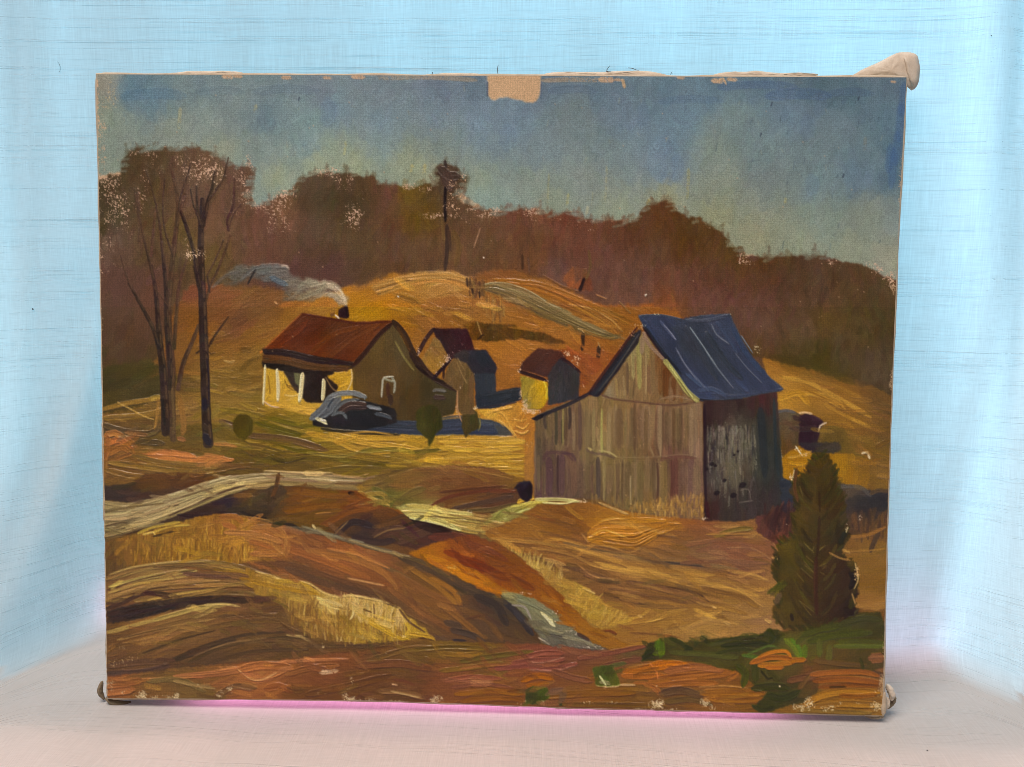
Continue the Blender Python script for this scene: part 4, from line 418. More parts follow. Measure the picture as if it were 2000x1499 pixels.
    for P,w in [([(1468,1294),(1505,1284),(1544,1286)],12),([(1482,1300),(1515,1298),(1550,1294)],11),([(1545,1290),(1572,1288)],11),([(1496,1304),(1530,1304)],8)]: S(P, w, jit((172,94,34),.05), .95, 1.1, .16)
    for P,w,c in [([(1584,1318),(1620,1314),(1680,1312),(1716,1320)],11,(160,84,40)),([(1590,1330),(1650,1326),(1718,1334)],13,(146,76,36)),([(1600,1342),(1660,1338),(1718,1340)],10,(138,74,34)),([(1620,1342),(1652,1341)],3.5,(60,44,30)),([(1570,1378),(1600,1360),(1650,1350),(1716,1352)],14,(166,104,38)),([(1640,1358),(1680,1360),(1712,1356)],10,(150,82,28)),([(1590,1380),(1650,1374),(1716,1378)],14,(150,100,42)),([(1560,1388),(1640,1390),(1700,1392)],9,(126,94,46))]: S(P, w, c, .9, 1.1, .14)
    area([(1160,1306),(1196,1300),(1210,1338),(1162,1338)], [(1180,1320,64,84,32),(1195,1330,80,96,30)], 9, 26, 70, dense=2.4, load=.7, j=.08)
    S([(1196,1300),(1222,1296)], 9, (84,90,46), .8, .8); S([(1171,1320),(1178,1330),(1183,1338)], 4, (214,206,150), .95, 1.2); S([(1176,1318),(1190,1334)], 6, (70,100,36), .8, .7)
    area([(1026,1350),(1040,1342),(1066,1344),(1072,1362),(1050,1376),(1028,1374)], [(1040,1360,58,70,32),(1060,1352,66,90,30)], 9, 20, 60, dense=2.4, load=.6, j=.08)
    S([(1092,1370),(1096,1378)], 6, (50,60,32), .9, .4)
    S([(1074,1352),(1100,1350),(1095,1370)], 14, (100,76,60), .7, .5)
    for a in [(216,1332,14,8,.8),(218,1345,8,16,.7),(240,1352,12,8,.8),(274,1358,22,10,1.1),(300,1362,30,6,1),(330,1362,30,5,.9),(347,1360,8,8,1.1),(390,1340,14,6,.5),(434,1350,16,10,1),(446,1344,16,12,1),(428,1358,10,6,1.1),(635,1312,12,7,1),(686,1328,7,12,.9),(684,1344,8,14,.7),(676,1358,10,14,1.2),(690,1366,18,8,1.2),(625,1354,20,5,.6),(724,1366,12,10,1),(770,1372,50,5,.9),(800,1374,40,5,.8),(852,1366,14,10,1.1),(870,1374,12,4,.9),(1022,1370,14,8,1),(1016,1374,10,8,.8),(1060,1374,6,8,1),(1150,1372,18,5,.9),(1200,1372,30,4,.9),(1283,1378,24,10,1.1),(1290,1372,12,12,.9),(1378,1370,14,12,1.1),(1392,1382,12,8,.9),(1415,1378,10,10,.6),(1570,1380,24,12,1.2),(1580,1372,12,12,1.1),(1620,1384,24,8,.9),(1640,1376,10,8,.8),(1680,1374,12,10,.6),(1714,1354,8,14,.8),(1710,1380,16,16,1.2),(1722,1380,8,24,1.2),(1260,1386,30,4,1.1),(1310,1386,16,4,1)]:
        fleck(*a, col=(222,196,158))
    dots([(1282,1340,1.6),(1522,1341,2.4),(1084,1214,2),(754,1276,1.5)])
    # touches that break up the ground
    def gang(x, y):
        if y > 1300: return 4
        if x < 560 and y > 1100: return 16-(x-200)*.06
        if 560 <= x < 1060 and y > 1030: return -30
        if x >= 1060 and y > 1000: return -10
        return 2 if y < 930 else 8
    broken([(205,930),(560,940),(1000,1000),(1150,985),(1370,1018),(1500,1030),(1520,1200),(1500,1250),(1250,1300),(1440,1330),(1480,1380),(1000,1375),(210,1355)], gang, 620)
    broken([(205,850),(330,870),(560,790),(640,830),(1000,860),(1030,985),(700,950),(205,960)], gang, 130)
    broken([(420,640),(520,700),(500,800),(420,850),(210,850),(220,800),(330,760)], lambda x,y: 8, 50)
    broken([(780,545),(900,540),(1100,590),(1220,640),(1140,760),(960,760),(930,680),(780,640)], lambda x,y: -18, 80)
    broken([(1530,720),(1740,790),(1740,1180),(1680,1190),(1650,960),(1530,890)], lambda x,y: -14, 60)
    # ---- house
    def quad(P, S_, w=10, L=34, ang=0, **k):
        kk = dict(dense=2.4, load=.35, aj=5, br=.08, wob=1.4); kk.update(k); area(P, S_, w, L, ang, **kk)
    quad([(515,710),(690,718),(690,800),(640,815),(560,800),(515,780)], [(530,740,196,150,58),(560,770,194,146,56),(600,780,196,150,60),(660,740,200,150,54),(620,790,190,144,58)], 9, 26, 70, load=.8)
    quad([(512,782),(560,790),(640,800),(650,800),(620,815),(560,800),(520,795)], [(560,792,196,146,58),(620,802,196,146,62)], 8, 40, -8, load=.8)
    quad([(552,722),(600,718),(650,726),(660,756),(650,786),(600,786),(575,760)], [(570,735,52,42,36),(620,750,40,30,28),(650,770,44,32,26)], 10, 24, -50, load=.3)
    quad([(574,724),(590,722),(588,760),(578,748)], [(580,735,100,96,66)], 5, 24, 88)
    quad([(512,706),(560,712),(600,722),(690,716),(690,726),(600,730),(550,724),(512,718)], [(530,712,34,28,26),(600,722,38,28,24),(660,722,40,28,22)], 7, 40, -4, load=.4)
    quad([(640,736),(688,722),(686,752),(672,766),(660,752)], [(660,740,190,136,38),(678,740,196,146,54)], 7, 24, 30, load=.9)
    for P,w,c in [([(636,738),(650,760),(668,770)],2.6,(120,90,60)),([(686,722),(688,738),(684,752),(676,766)],2.8,(226,190,140))]: S(P, w, c, .9, 1)
    for P,w in [([(518,714),(517,745),(514,790)],4.5),([(541,722),(544,755),(543,784)],6.5),([(591,730),(588,760),(585,784)],9),([(632,742),(632,758),(630,782)],8)]: S(P, w, (206,184,140), 1, 1.2, .1); S([(P[0][0]-w*.2,P[0][1]),(P[-1][0]-w*.2,P[-1][1])], w*.35, (226,208,170), .9, 1.2)
    S([(556,772),(572,774),(584,770)], 3.2, (214,180,110), .9, 1); S([(560,782),(574,778)], 2.5, (206,166,90), .9, 1); S([(524,735),(528,770)], 3, (120,84,34), .6, .6); S([(516,785),(530,794),(545,796)], 3, (214,180,160), .8, 1)
    for P in [[(560,752),(580,760)],[(556,742),(562,756),(575,764)]]: S(P, 2, (96,68,30), .7, .6)
    quad([(590,612),(640,622),(700,630),(768,626),(684,712),(630,708),(570,694),(514,684)], [(560,660,96,44,22),(600,640,80,40,22),(620,690,98,46,22),(660,650,84,44,20),(700,680,100,50,22),(740,640,98,50,24),(540,680,110,48,22),(680,700,88,40,22)], 12, 50, 38, load=.4, aj=8)
    for P,w,c in [([(606,690),(650,655),(700,640)],10,(106,54,24)),([(640,700),(690,660),(740,634)],11,(100,52,24)),([(540,676),(580,650),(600,625)],9,(100,44,24)),([(590,614),(640,622),(700,632),(766,628)],4,(74,32,26)),([(514,684),(550,650),(588,614)],2.6,(176,92,50))]: S(P, w, c, .7, .6, .14)
    band([(512,682),(560,684),(620,698),(690,708)], [(516,694),(560,698),(620,712),(688,716)], [[(48,34,32),(50,36,34),(44,30,28)],[(40,30,32),(40,30,30),(40,28,26)]], 6, 20, (.4,.9), load=.5)
    band([(514,694),(560,698),(620,712),(686,716)], [(512,708),(560,712),(600,722),(680,726)], [[(92,54,30),(84,54,32),(78,52,30)],[(88,54,32),(78,52,32),(76,52,28)]], 6, 24, (.4,.9), load=.5)
    S([(512,686),(508,690)], 4, (222,120,60), .9, .8)
    # gable
    quad([(768,630),(800,690),(840,730),(896,760),(884,810),(800,826),(730,822),(690,800),(690,714)], [(740,680,94,72,42),(780,680,80,66,42),(760,740,92,68,40),(710,770,96,70,36),(800,760,76,58,34),(850,780,62,52,34),(740,800,84,60,34),(870,760,66,56,36),(800,810,72,54,32)], 11, 40, 86, load=.35)
    S([(772,668),(790,700),(808,724)], 4, (126,110,64), .8, .7)
    for P,w,c in [([(766,632),(740,655),(712,690),(688,716)],9,(50,30,26)),([(768,628),(790,655),(806,690),(825,718)],13,(52,36,28)),([(800,690),(820,720),(850,742),(892,764)],8,(50,34,30)),([(812,716),(850,740),(900,760)],5,(36,24,22)),([(776,640),(790,662),(800,686)],5,(76,50,28))]: S(P, w, c, .95, .6, .1)
    for P,w,c in [([(745,776),(747,750),(750,738),(768,736)],4.4,(172,164,148)),([(765,738),(771,748),(769,768)],4.6,(164,158,142)),([(750,740),(768,746)],4,(150,142,120)),([(757,750),(758,774)],8,(70,44,34)),([(846,764),(852,762),(870,764)],6,(96,90,86)),([(848,776),(868,778)],9,(64,46,42)),([(762,772),(764,790)],10,(60,42,34))]: S(P, w, c, .9, .9, .1)
    # chimney and smoke
    quad([(662,606),(676,597),(680,622),(662,620)], [(670,612,46,28,30)], 8, 16, 88)
    S([(652,604),(648,618)], 8, (98,64,42), .8, .5); S([(655,616),(662,622)], 3.5, (226,196,180), .9, 1); S([(676,598),(680,620)], 6, (34,20,24), .9, .4)
    area([(410,565),(440,538),(480,520),(520,514),(560,522),(575,545),(640,552),(665,570),(680,598),(660,592),(640,578),(615,585),(590,597),(565,590),(540,560),(500,540),(470,548),(430,560)], [(430,555,90,80,66),(480,530,84,80,70),(520,530,92,94,90),(560,535,112,106,94),(540,555,82,72,70),(590,565,128,120,102),(620,562,150,138,112),(650,565,160,144,114),(665,585,150,134,110),(575,585,104,90,68),(600,590,124,96,60)], 7, 34, 14, dense=2.4, load=.7, aj=24, br=.16, soft=7, alpha=.5, base=False, wob=12)
    for P,w,c in [([(470,548),(500,524),(540,520),(562,524)],5,(98,98,94)),([(550,520),(560,520),(564,526)],3,(214,190,160)),([(530,542),(545,550),(560,556)],9,(76,98,112)),([(600,560),(640,552),(660,560),(672,580)],5,(176,162,130)),([(640,556),(662,572),(678,596)],7,(196,176,144)),([(645,575),(660,588),(676,598)],5,(170,150,124)),([(580,590),(600,580),(630,566)],6,(130,120,96)),([(415,562),(440,540),(470,530)],5,(98,90,84)),([(625,584),(634,576),(640,574)],3,(190,150,100)),([(655,560),(668,572),(676,590)],3,(220,204,176))]: S(P, w*1.3, c, .5, 1, .14, .3, None, .12, .3, 3)
    S([(484,555),(492,540),(500,526)], 3.4, (46,42,40), .95, .5); S([(536,590),(542,594)], 4, (190,140,90), .8, 1)
    area([(545,598),(560,588),(610,592),(640,578),(660,596),(656,610),(640,612),(600,606),(580,612)], [(560,600,150,96,46),(620,592,166,112,48),(640,598,160,106,46)], 8, 30, 20, dense=1.8, load=.4, alpha=.8, soft=2)
    # shrubs, blue shadow, car
    band([(640,822),(720,820),(830,824),(900,818),(960,822),(985,830)], [(650,838),(720,842),(830,850),(900,850),(960,852),(1004,852)], [[(34,32,38),(44,44,54),(50,64,86),(52,66,84),(58,70,80),(70,70,70)],[(42,38,34),(40,44,54),(48,62,84),(46,60,84),(44,58,82),(78,72,66)]], 7, 40, (.2,.6), load=.4)
    S([(860,818),(900,814),(960,824)], 5, (58,66,78), .7, .6); S([(896,840),(940,846),(968,846)], 5, (40,56,86), .9, .6)
    S([(975,822),(992,836),(1008,854)], 4, (214,156,80), .9, 1.1); S([(940,818),(968,820),(984,834)], 3, (198,140,66), .8, 1)
    quad([(618,800),(700,780),(770,800),(776,826),(700,842),(640,836),(612,830)], [(660,820,40,38,42),(720,810,34,34,38),(750,825,38,34,36),(640,830,36,32,32)], 10, 34, -4)
    for P,w,c in [([(664,806),(684,794),(716,796)],15,(60,46,46)),([(608,818),(626,804),(638,788),(650,774)],15,(100,108,112)),([(628,814),(644,802),(654,788),(664,778)],15,(94,104,108)),([(638,780),(660,770),(690,768),(714,776)],11,(110,116,116)),([(652,806),(660,794),(674,784),(700,781)],8,(92,96,98)),([(664,803),(682,790),(714,790)],10,(76,56,50)),([(640,796),(646,786),(652,779)],4,(52,64,74)),([(648,812),(660,807),(670,808),(677,818)],6,(88,94,98)),([(644,775),(668,768),(700,770)],2.6,(134,140,140)),([(704,772),(713,774),(712,780)],5,(122,126,124)),([(718,794),(730,797),(744,800)],7,(106,116,122)),([(722,798),(740,800)],2.4,(146,158,164)),([(733,809),(750,812),(764,818)],7,(72,82,92)),([(618,818),(628,822),(638,828)],8,(214,198,158)),([(626,820),(636,823)],4,(232,220,184))]: S(P, w, c, .95, 1.1, .12)
    for P,w,c in [([(628,838),(680,844),(780,850)],6,(44,38,30)),([(670,848),(720,844),(768,850)],3.4,(190,140,64))]: S(P, w, c, .9, .8)
    quad([(812,806),(826,795),(848,793),(858,806),(864,835),(850,850),(838,874),(836,858),(816,838)], [(830,810,58,54,20),(845,830,50,48,24),(835,850,60,56,26),(820,835,66,62,24)], 8, 24, 84, load=.5)
    quad([(906,806),(920,799),(932,806),(938,836),(918,845),(910,856),(902,836)], [(915,820,70,58,30),(930,820,62,58,28),(912,845,62,50,26)], 7, 24, 84, load=.5)
    S([(936,810),(938,830),(934,842)], 2.6, (140,120,60), .8, .9)
    quad([(455,824),(466,811),(480,810),(494,822),(492,848),(478,860),(466,856),(456,842)], [(470,830,74,60,20),(480,845,82,68,26)], 9, 22, 80, load=.5)
    # ---- sheds behind
    quad([(846,642),(912,644),(930,694),(920,700),(872,700),(856,672)], [(870,655,48,26,28),(900,670,56,28,32),(890,690,50,28,32)], 9, 24, -60)
    fleck(885,690,26,14,.45,(150,110,110)); fleck(900,680,20,20,.35,(140,100,100))
    quad([(848,660),(862,668),(874,694),(862,722),(846,728),(822,706)], [(845,680,126,92,50),(850,710,164,116,50),(860,700,140,100,52)], 6, 24, -60, load=.8)
    for P,w,c in [([(848,642),(832,662),(816,692)],8,(50,30,30)),([(848,644),(862,664),(878,694)],7,(44,26,30)),([(818,700),(836,726),(850,738)],6,(54,36,32)),([(846,740),(868,716),(882,700)],7,(36,24,32))]: S(P, w, c, .95, .6)
    for a in [(816,684,6,14,1),(874,700,8,12,1.1),(862,714,8,10,1),(852,728,6,6,.8),(925,700,4,12,.6)]: fleck(*a, col=(226,186,160))
    quad([(886,694),(905,685),(950,686),(970,720),(966,736),(930,740),(908,720)], [(910,700,48,40,44),(940,700,40,40,50),(955,725,44,40,48),(900,696,60,48,46)], 9, 24, -55)
    quad([(888,700),(912,712),(926,734),(924,800),(930,808),(906,810),(893,800),(895,765),(868,745),(876,715)], [(890,730,104,78,48),(905,760,100,76,48),(910,790,98,74,46)], 8, 34, 86, load=.5)
    S([(880,704),(868,720),(866,740)], 4, (44,30,30), .9, .5)
    quad([(928,732),(968,732),(968,768),(955,778),(930,785)], [(945,750,46,50,62),(955,740,48,52,62)], 8, 26, 88)
    band([(930,775),(960,768),(1015,756)], [(930,798),(970,796),(1018,780)], [[(42,46,58),(44,48,58),(46,48,60)],[(40,46,60),(40,42,56),(36,34,46)]], 8, 20, (.4,.9), load=.4)
    S([(935,798),(970,792),(1008,786)], 4, (48,40,48), .8, .5)
    S([(892,708),(904,735),(912,750)], 2.6, (140,110,70), .7, .8); S([(894,700),(906,722)], 2, (140,112,74), .7, .8); fleck(893,790,4,30,.9,(214,180,150)); fleck(927,745,4,20,.6,(214,180,150)); fleck(930,798,6,6,1.1,(226,196,160)); fleck(898,758,6,6,1,(220,190,160)); S([(893,764),(894,800),(902,824)], 3, (180,130,96), .8, .7)
    # small shed in the middle
    quad([(1050,682),(1095,686),(1104,700),(1086,735),(1066,736),(1016,722),(1022,708)], [(1050,700,74,42,34),(1080,710,80,46,38),(1060,725,64,40,38)], 9, 24, 30)
    quad([(1096,700),(1132,730),(1130,780),(1070,792),(1070,735),(1080,718)], [(1100,730,52,46,50),(1115,750,56,52,52),(1090,770,58,54,56),(1100,785,50,50,60)], 8, 30, 88)
    quad([(1018,734),(1050,744),(1068,748),(1070,780),(1060,796),(1040,802),(1024,795),(1018,770)], [(1030,750,146,124,52),(1030,785,140,122,72),(1055,760,196,146,30),(1060,780,200,150,30),(1045,770,176,140,50)], 8, 22, 75, load=.8)
    S([(1014,726),(1040,734),(1068,744)], 7, (44,28,30), .95, .5); S([(1096,700),(1110,708),(1134,728)], 6, (46,30,34), .95, .5); S([(1062,746),(1068,760),(1067,780)], 4, (220,184,60), .9, 1)
    for a in [(1020,705,6,14,.9),(1014,724,5,6,1),(1092,684,10,5,1),(1105,690,10,7,.9),(1125,708,10,12,.9),(1024,795,7,16,1.2),(1040,804,20,5,1.2),(1016,772,4,14,1),(1066,744,8,4,.8)]: fleck(*a, col=(230,190,160))
    # ---- barn
    BW = [(1060,830,98,80,56),(1100,820,108,84,58),(1150,810,128,100,68),(1200,800,132,102,64),(1250,810,128,96,66),(1300,820,122,90,64),(1350,800,134,104,76),(1060,880,96,76,62),(1090,920,92,66,66),(1070,960,88,62,64),(1130,900,104,78,62),(1120,950,96,72,60),(1160,860,132,108,70),(1200,860,130,102,66),(1260,860,116,84,58),(1320,860,124,92,70),(1360,870,128,98,80),(1170,880,150,126,84),(1190,920,114,90,56),(1240,930,112,92,58),(1290,930,116,88,56),(1310,900,96,60,52),(1330,930,104,72,62),(1360,940,114,84,74),(1170,960,100,78,56),(1220,980,112,88,56),(1280,980,116,88,56),(1350,980,112,80,60)]
    BW = [(x,y,a+3,g+3,c+2) for x,y,a,g,c in BW]
    barnwall = [(1046,812),(1100,790),(1150,775),(1175,772),(1370,786),(1374,1014),(1290,1008),(1220,996),(1170,975),(1044,974)]
    area(barnwall, BW, 8, 60, 89, dense=2.2, load=.5, aj=2.5, br=.12, wob=1.2, j=.07)
    MASK[0] = pmask(barnwall, 1)
    for _ in range(110):
        x=1050+rng.rand()*320; up=rng.rand()<.5; y0=(790 if up else 895)+rng.rand()*20; y1=(885 if up else 985)-rng.rand()*30
        c=[(92,70,54),(98,74,62),(146,120,90),(138,110,82),(116,92,64)][rng.randint(5)]
        S([(x,y0),(x+rng.randn()*1.5,(y0+y1)/2),(x+rng.randn()*2,y1)], 4+rng.rand()*12, jit(c,.06), .38, .5, .12, .1)
    for x,y0,y1,w,c in [(1066,806,838,6,(70,58,54)),(1086,802,868,6,(62,56,46)),(1098,820,866,5,(64,58,44)),(1112,796,838,6,(58,46,44)),(1132,786,880,7,(92,70,62)),(1100,800,870,4,(150,130,80)),(1160,800,880,7,(146,124,84)),(1176,800,885,4,(166,156,90)),(1190,810,888,9,(148,122,86)),(1240,786,888,5,(96,70,50)),(1262,800,890,8,(108,82,56)),(1290,790,890,7,(150,122,92)),(1316,800,886,6,(98,72,50)),(1350,800,890,9,(140,112,86)),(1370,800,900,5,(132,106,84)),(1044,850,970,5,(128,102,78)),(1072,896,966,14,(84,58,62)),(1090,890,966,5,(66,46,48)),(1098,890,966,12,(92,66,66)),(1052,890,960,6,(110,90,68)),(1168,895,975,9,(80,66,60)),(1180,900,980,5,(146,124,84)),(1200,900,990,6,(128,104,68)),(1216,900,990,4,(92,70,50)),(1284,905,985,5,(82,56,46)),(1296,900,985,14,(124,98,62)),(1312,900,975,9,(90,54,48)),(1320,895,970,10,(96,60,52)),(1348,900,985,9,(104,76,68)),(1250,905,990,12,(112,92,60)),(1232,930,990,3,(164,140,104))]:
        S([(x,y0),(x+rng.randn(),(y0+y1)/2),(x,y1)], w, c, .82, .7, .1)
    for P,w,c in [([(1062,900),(1068,886),(1090,884),(1110,888),(1118,900)],7,(86,58,62)),([(1100,886),(1118,888),(1124,902)],5,(76,52,60)),([(1146,878),(1160,886),(1180,888),(1200,896)],5,(92,68,66)),([(1290,900),(1310,892),(1340,893),(1360,896)],7,(104,66,58)),([(1150,876),(1156,880)],5,(210,184,116)),([(1200,892),(1230,894),(1290,892),(1330,888),(1360,892)],2,(146,122,92)),([(1170,880),(1190,884),(1204,893)],3,(196,176,118)),([(1270,875),(1276,890)],4,(150,124,90)),([(1229,984),(1235,972),(1237,955)],2.6,(150,120,70)),([(1228,990),(1233,988)],2,(40,30,24))]: S(P, w, c, .6, .25, .1, .25, None, .1, .2, 2.2, .1)
    MASK[0] = None
    # gable
    quad([(1256,650),(1368,784),(1330,790),(1175,776),(1180,770)], [(1250,690,150,128,84),(1220,740,126,98,66),(1260,740,136,104,72),(1190,765,132,110,84),(1300,760,122,92,62),(1310,730,96,58,32),(1290,700,110,72,44),(1340,776,128,96,66)], 7, 44, 88, load=.5, j=.06)
    MASK[0] = pmask([(1256,650),(1368,784),(1330,790),(1175,776),(1180,770)], 1)
    for x,y0,y1,w,c in [(1247,668,760,10,(156,142,84)),(1236,690,740,6,(148,130,86)),(1262,690,770,4,(158,130,92)),(1225,710,770,5,(96,74,56)),(1203,740,776,4,(150,122,76)),(1218,735,775,4,(156,128,92)),(1275,690,770,9,(128,100,68)),(1290,700,770,9,(110,74,44)),(1300,720,780,12,(98,58,32)),(1316,740,782,10,(98,60,36)),(1310,760,784,9,(130,98,72)),(1240,740,776,4,(104,80,56)),(1190,760,780,8,(140,120,94)),(1255,660,690,10,(140,112,90)),(1330,765,786,6,(120,80,46))]: S([(x,y0),(x+rng.randn()*2,y1)], w, c, .8, .8, .14)
    MASK[0] = None
    for P,w,c in [([(1170,770),(1200,780),(1250,786),(1310,792),(1360,786)],4,(92,62,52)),([(1290,780),(1320,774),(1350,782)],5,(140,110,84)),([(1256,650),(1266,672),(1290,695),(1300,708)],7,(146,114,94)),]: S(P, w, c, .75, .3, .1, .1, None, .1, .2, 1.9, .1)
    # left roof edge
    quad([(1252,644),(1246,670),(1196,738),(1168,775),(1146,770),(1190,718),(1232,655)], [(1230,670,44,36,38),(1200,720,40,34,42),(1170,760,42,36,44)], 7, 50, 55)
    for P,w,c in [([(1250,648),(1200,722),(1164,770)],7,(44,44,56)),([(1244,640),(1196,705),(1150,768)],5,(70,38,34)),([(1248,652),(1206,716),(1170,764)],2.6,(78,70,64)),([(1152,768),(1110,790),(1056,812),(1040,818)],7,(38,34,42)),([(1060,812),(1044,820)],8,(30,26,32))]: S(P, w, c, .9, .7)
    for a in [(1230,650,10,10,.8),(1212,672,6,16,.5),(1188,698,6,20,.6),(1160,738,6,20,.7),(1140,756,5,14,.6),(1237,636,10,6,1),(1253,642,10,5,1)]: fleck(*a, col=(206,160,130))
    # blue roof
    quad([(1246,616),(1290,616),(1330,624),(1370,618),(1426,614),(1436,640),(1470,700),(1500,735),(1530,760),(1490,772),(1430,780),(1366,782),(1330,740),(1290,690),(1262,645)], [(1260,630,50,68,98),(1300,650,48,56,84),(1340,660,52,52,70),(1300,700,48,54,76),(1350,720,46,56,82),(1400,640,56,64,86),(1430,650,50,72,104),(1400,700,52,52,68),(1440,720,50,62,88),(1380,760,52,72,104),(1460,760,50,66,94),(1490,740,50,64,92),(1360,680,52,50,66),(1420,760,56,68,88)], 11, 60, -57, load=.45, aj=4, br=.12, j=.07)
    for P,w,c in [([(1250,620),(1270,645),(1300,700),(1340,755),(1364,778)],8,(46,62,94)),([(1290,628),(1308,650),(1320,664)],5,(66,84,120)),([(1296,634),(1308,648),(1320,664)],1.8,(140,150,164)),([(1320,680),(1340,715),(1370,750),(1384,764)],4,(78,96,120)),([(1322,684),(1338,712),(1360,742)],1.4,(118,130,146)),([(1348,640),(1372,675),(1396,712),(1432,758)],2.4,(112,120,136)),([(1348,640),(1376,680),(1400,716)],1.4,(140,146,156)),([(1390,634),(1400,654),(1424,672)],2,(118,128,142)),([(1436,690),(1460,720),(1488,748)],2,(100,112,130)),([(1430,640),(1456,690),(1490,730)],7,(48,70,102)),([(1448,656),(1470,690)],2,(110,124,150)),([(1340,640),(1370,690),(1400,740)],10,(52,50,66)),([(1380,650),(1420,710),(1450,740)],11,(50,52,68)),([(1400,630),(1424,664),(1440,690)],8,(54,72,100)),([(1364,764),(1390,760),(1420,776)],7,(58,80,112)),([(1340,730),(1370,756)],6,(54,80,114)),([(1250,618),(1290,616),(1330,624)],4,(58,74,98)),([(1340,626),(1380,626),(1424,616)],5,(64,76,96)),([(1390,770),(1440,774),(1500,766),(1528,760)],5,(52,66,92)),([(1440,745),(1460,765)],8,(54,72,106)),([(1260,640),(1296,690),(1330,730)],6,(34,32,42)),([(1256,640),(1290,688),(1310,712)],4,(40,26,34)),([(1362,780),(1400,784),(1450,780)],4,(34,30,40))]: S(P, w, c, .85, .9, .12)
    for a in [(1428,613,8,5,1),(1252,636,12,5,1),(1475,678,8,10,.8),(1483,690,6,8,.7),(1380,626,24,5,.4),(1284,614,6,3,1),(1360,780,6,3,1.1)]: fleck(*a, col=(220,196,160))
    for P,w,c in [([(1258,650),(1270,676),(1296,702)],6,(140,110,90)),([(1298,704),(1318,730),(1342,764),(1364,784)],10,(160,148,88)),([(1306,712),(1328,744),(1352,776)],2.6,(190,180,116)),([(1324,740),(1350,778)],2.2,(106,96,54))]: S(P, w, c, .92, .9, .1, .03, None, .02, .02)
    # barn shaded side
    SD = [(1390,800,44,30,34),(1440,800,46,34,40),(1490,790,54,32,36),(1505,800,48,34,40),(1400,860,70,62,62),(1430,860,92,82,76),(1460,870,86,78,72),(1480,830,40,40,46),(1490,880,34,44,46),(1505,900,38,44,50),(1400,930,62,56,60),(1430,920,88,78,74),(1460,930,62,54,54),(1420,970,52,46,50),(1470,970,46,40,46),(1390,990,48,28,32),(1440,1000,44,36,42),(1500,960,40,38,46),(1510,1000,44,36,44),(1380,900,44,34,44),(1385,830,40,30,38)]
    SD = [(x,y,a*1.12+6,g*1.12+4,c*1.0+1) for x,y,a,g,c in SD]
    side = [(1374,784),(1440,782),(1500,768),(1518,766),(1522,850),(1528,930),(1545,960),(1556,985),(1556,1008),(1500,1008),(1440,1018),(1376,1016)]
    area(side, SD, 9, 50, 89, dense=2.2, load=.4, aj=4, br=.12, wob=1.5, j=.08)
    fleck(1430,880,46,80,.62,(118,110,98)); fleck(1450,850,40,40,.5,(116,108,96)); fleck(1410,930,34,50,.5,(112,102,94)); fleck(1470,960,50,34,.35,(104,94,92)); fleck(1400,840,24,30,.4,(110,100,90))
    for _ in range(240):
        x=1382+rng.rand()*96; y=830+rng.rand()*rng.rand()*150; S([(x,y),(x+rng.randn(),y+10+rng.rand()*24)], 1.6+rng.rand()*2.4, jit((128,116,102) if rng.rand()<.7 else (48,42,46),.12), .42, .3, .1, .5)
    for x,y,r in [(1390,908,7),(1397,911,5),(1434,890,4),(1441,883,4),(1380,918,5),(1432,970,9),(1450,950,10),(1400,965,8),(1415,940,6)]: S([(x-r*.4,y),(x+r*.5,y-r*.4)], r*1.1, (28,22,28), .85, .4)
    S([(1376,790),(1377,900),(1378,1010)], 6, (40,26,34), .8, .5); S([(1380,980),(1384,1012)], 8, (58,26,30), .8, .4); S([(1512,780),(1514,860),(1520,930)], 6, (42,58,60), .8, .5); S([(1485,800),(1490,860),(1494,930)], 16, (36,44,50), .6, .4)
    S([(1446,958),(1462,956),(1466,976)], 2, (112,100,92), .8, .6); S([(1444,982),(1470,978)], 2, (110,98,90), .8, .6)
    # scrub and shadow by the barn
    area([(1525,930),(1560,950),(1600,940),(1640,945),(1680,960),(1738,955),(1736,1040),(1680,1048),(1560,1040),(1530,1005)], [(1540,960,44,46,60),(1556,990,42,44,60),(1700,975,48,44,50),(1660,960,86,70,56),(1690,1000,50,44,46),(1730,990,40,38,44),(1660,1030,88,62,44),(1720,1030,108,74,44),(1640,985,56,48,50)], 11, 40, 4, dense=2, load=.4, aj=14, wob=4)
    S([(1640,950),(1680,952),(1700,970)], 8, (88,80,76), .7, .6); S([(1700,965),(1715,958),(1736,960)], 8, (96,72,50), .7, .5)
    area([(1476,1010),(1550,1000),(1580,1010),(1560,1050),(1530,1075),(1500,1050),(1480,1040)], [(1500,1025,88,52,46),(1540,1020,70,44,40),(1540,1050,112,60,44)], 8, 30, 60, dense=2, load=.5, aj=14, wob=5)
    tufts([(1490,1000),(1560,990),(1560,1040),(1500,1040)], [(60,36,36),(84,50,40),(100,58,44),(44,32,34)], 60, (20,44), 5, .25, .4)
    area([(1640,1050),(1700,1040),(1736,1035),(1732,1190),(1680,1190),(1640,1170),(1620,1100)], [(1660,1060,128,88,46),(1720,1060,126,90,44),(1690,1100,128,90,42),(1720,1140,122,84,34),(1680,1160,128,88,42),(1700,1180,156,108,56)], 10, 50, 8, dense=1.9, load=.4, aj=10)
    tufts([(1660,1010),(1736,1000),(1736,1050),(1670,1050)], [(90,62,44),(104,72,46),(70,52,46)], 60, (14,34), 5, .1, .4)
    for P,w,c in [([(1716,1040),(1706,1060),(1700,1078)],10,(74,56,46)),([(1640,1078),(1680,1076),(1730,1072)],3,(164,116,58)),([(1650,1050),(1690,1046),(1730,1030)],6,(150,100,52)),([(1736,1040),(1734,1060)],4,(110,92,40)),([(1640,1070),(1660,1080)],4,(176,130,70))]: S(P, w, c, .85, .8)
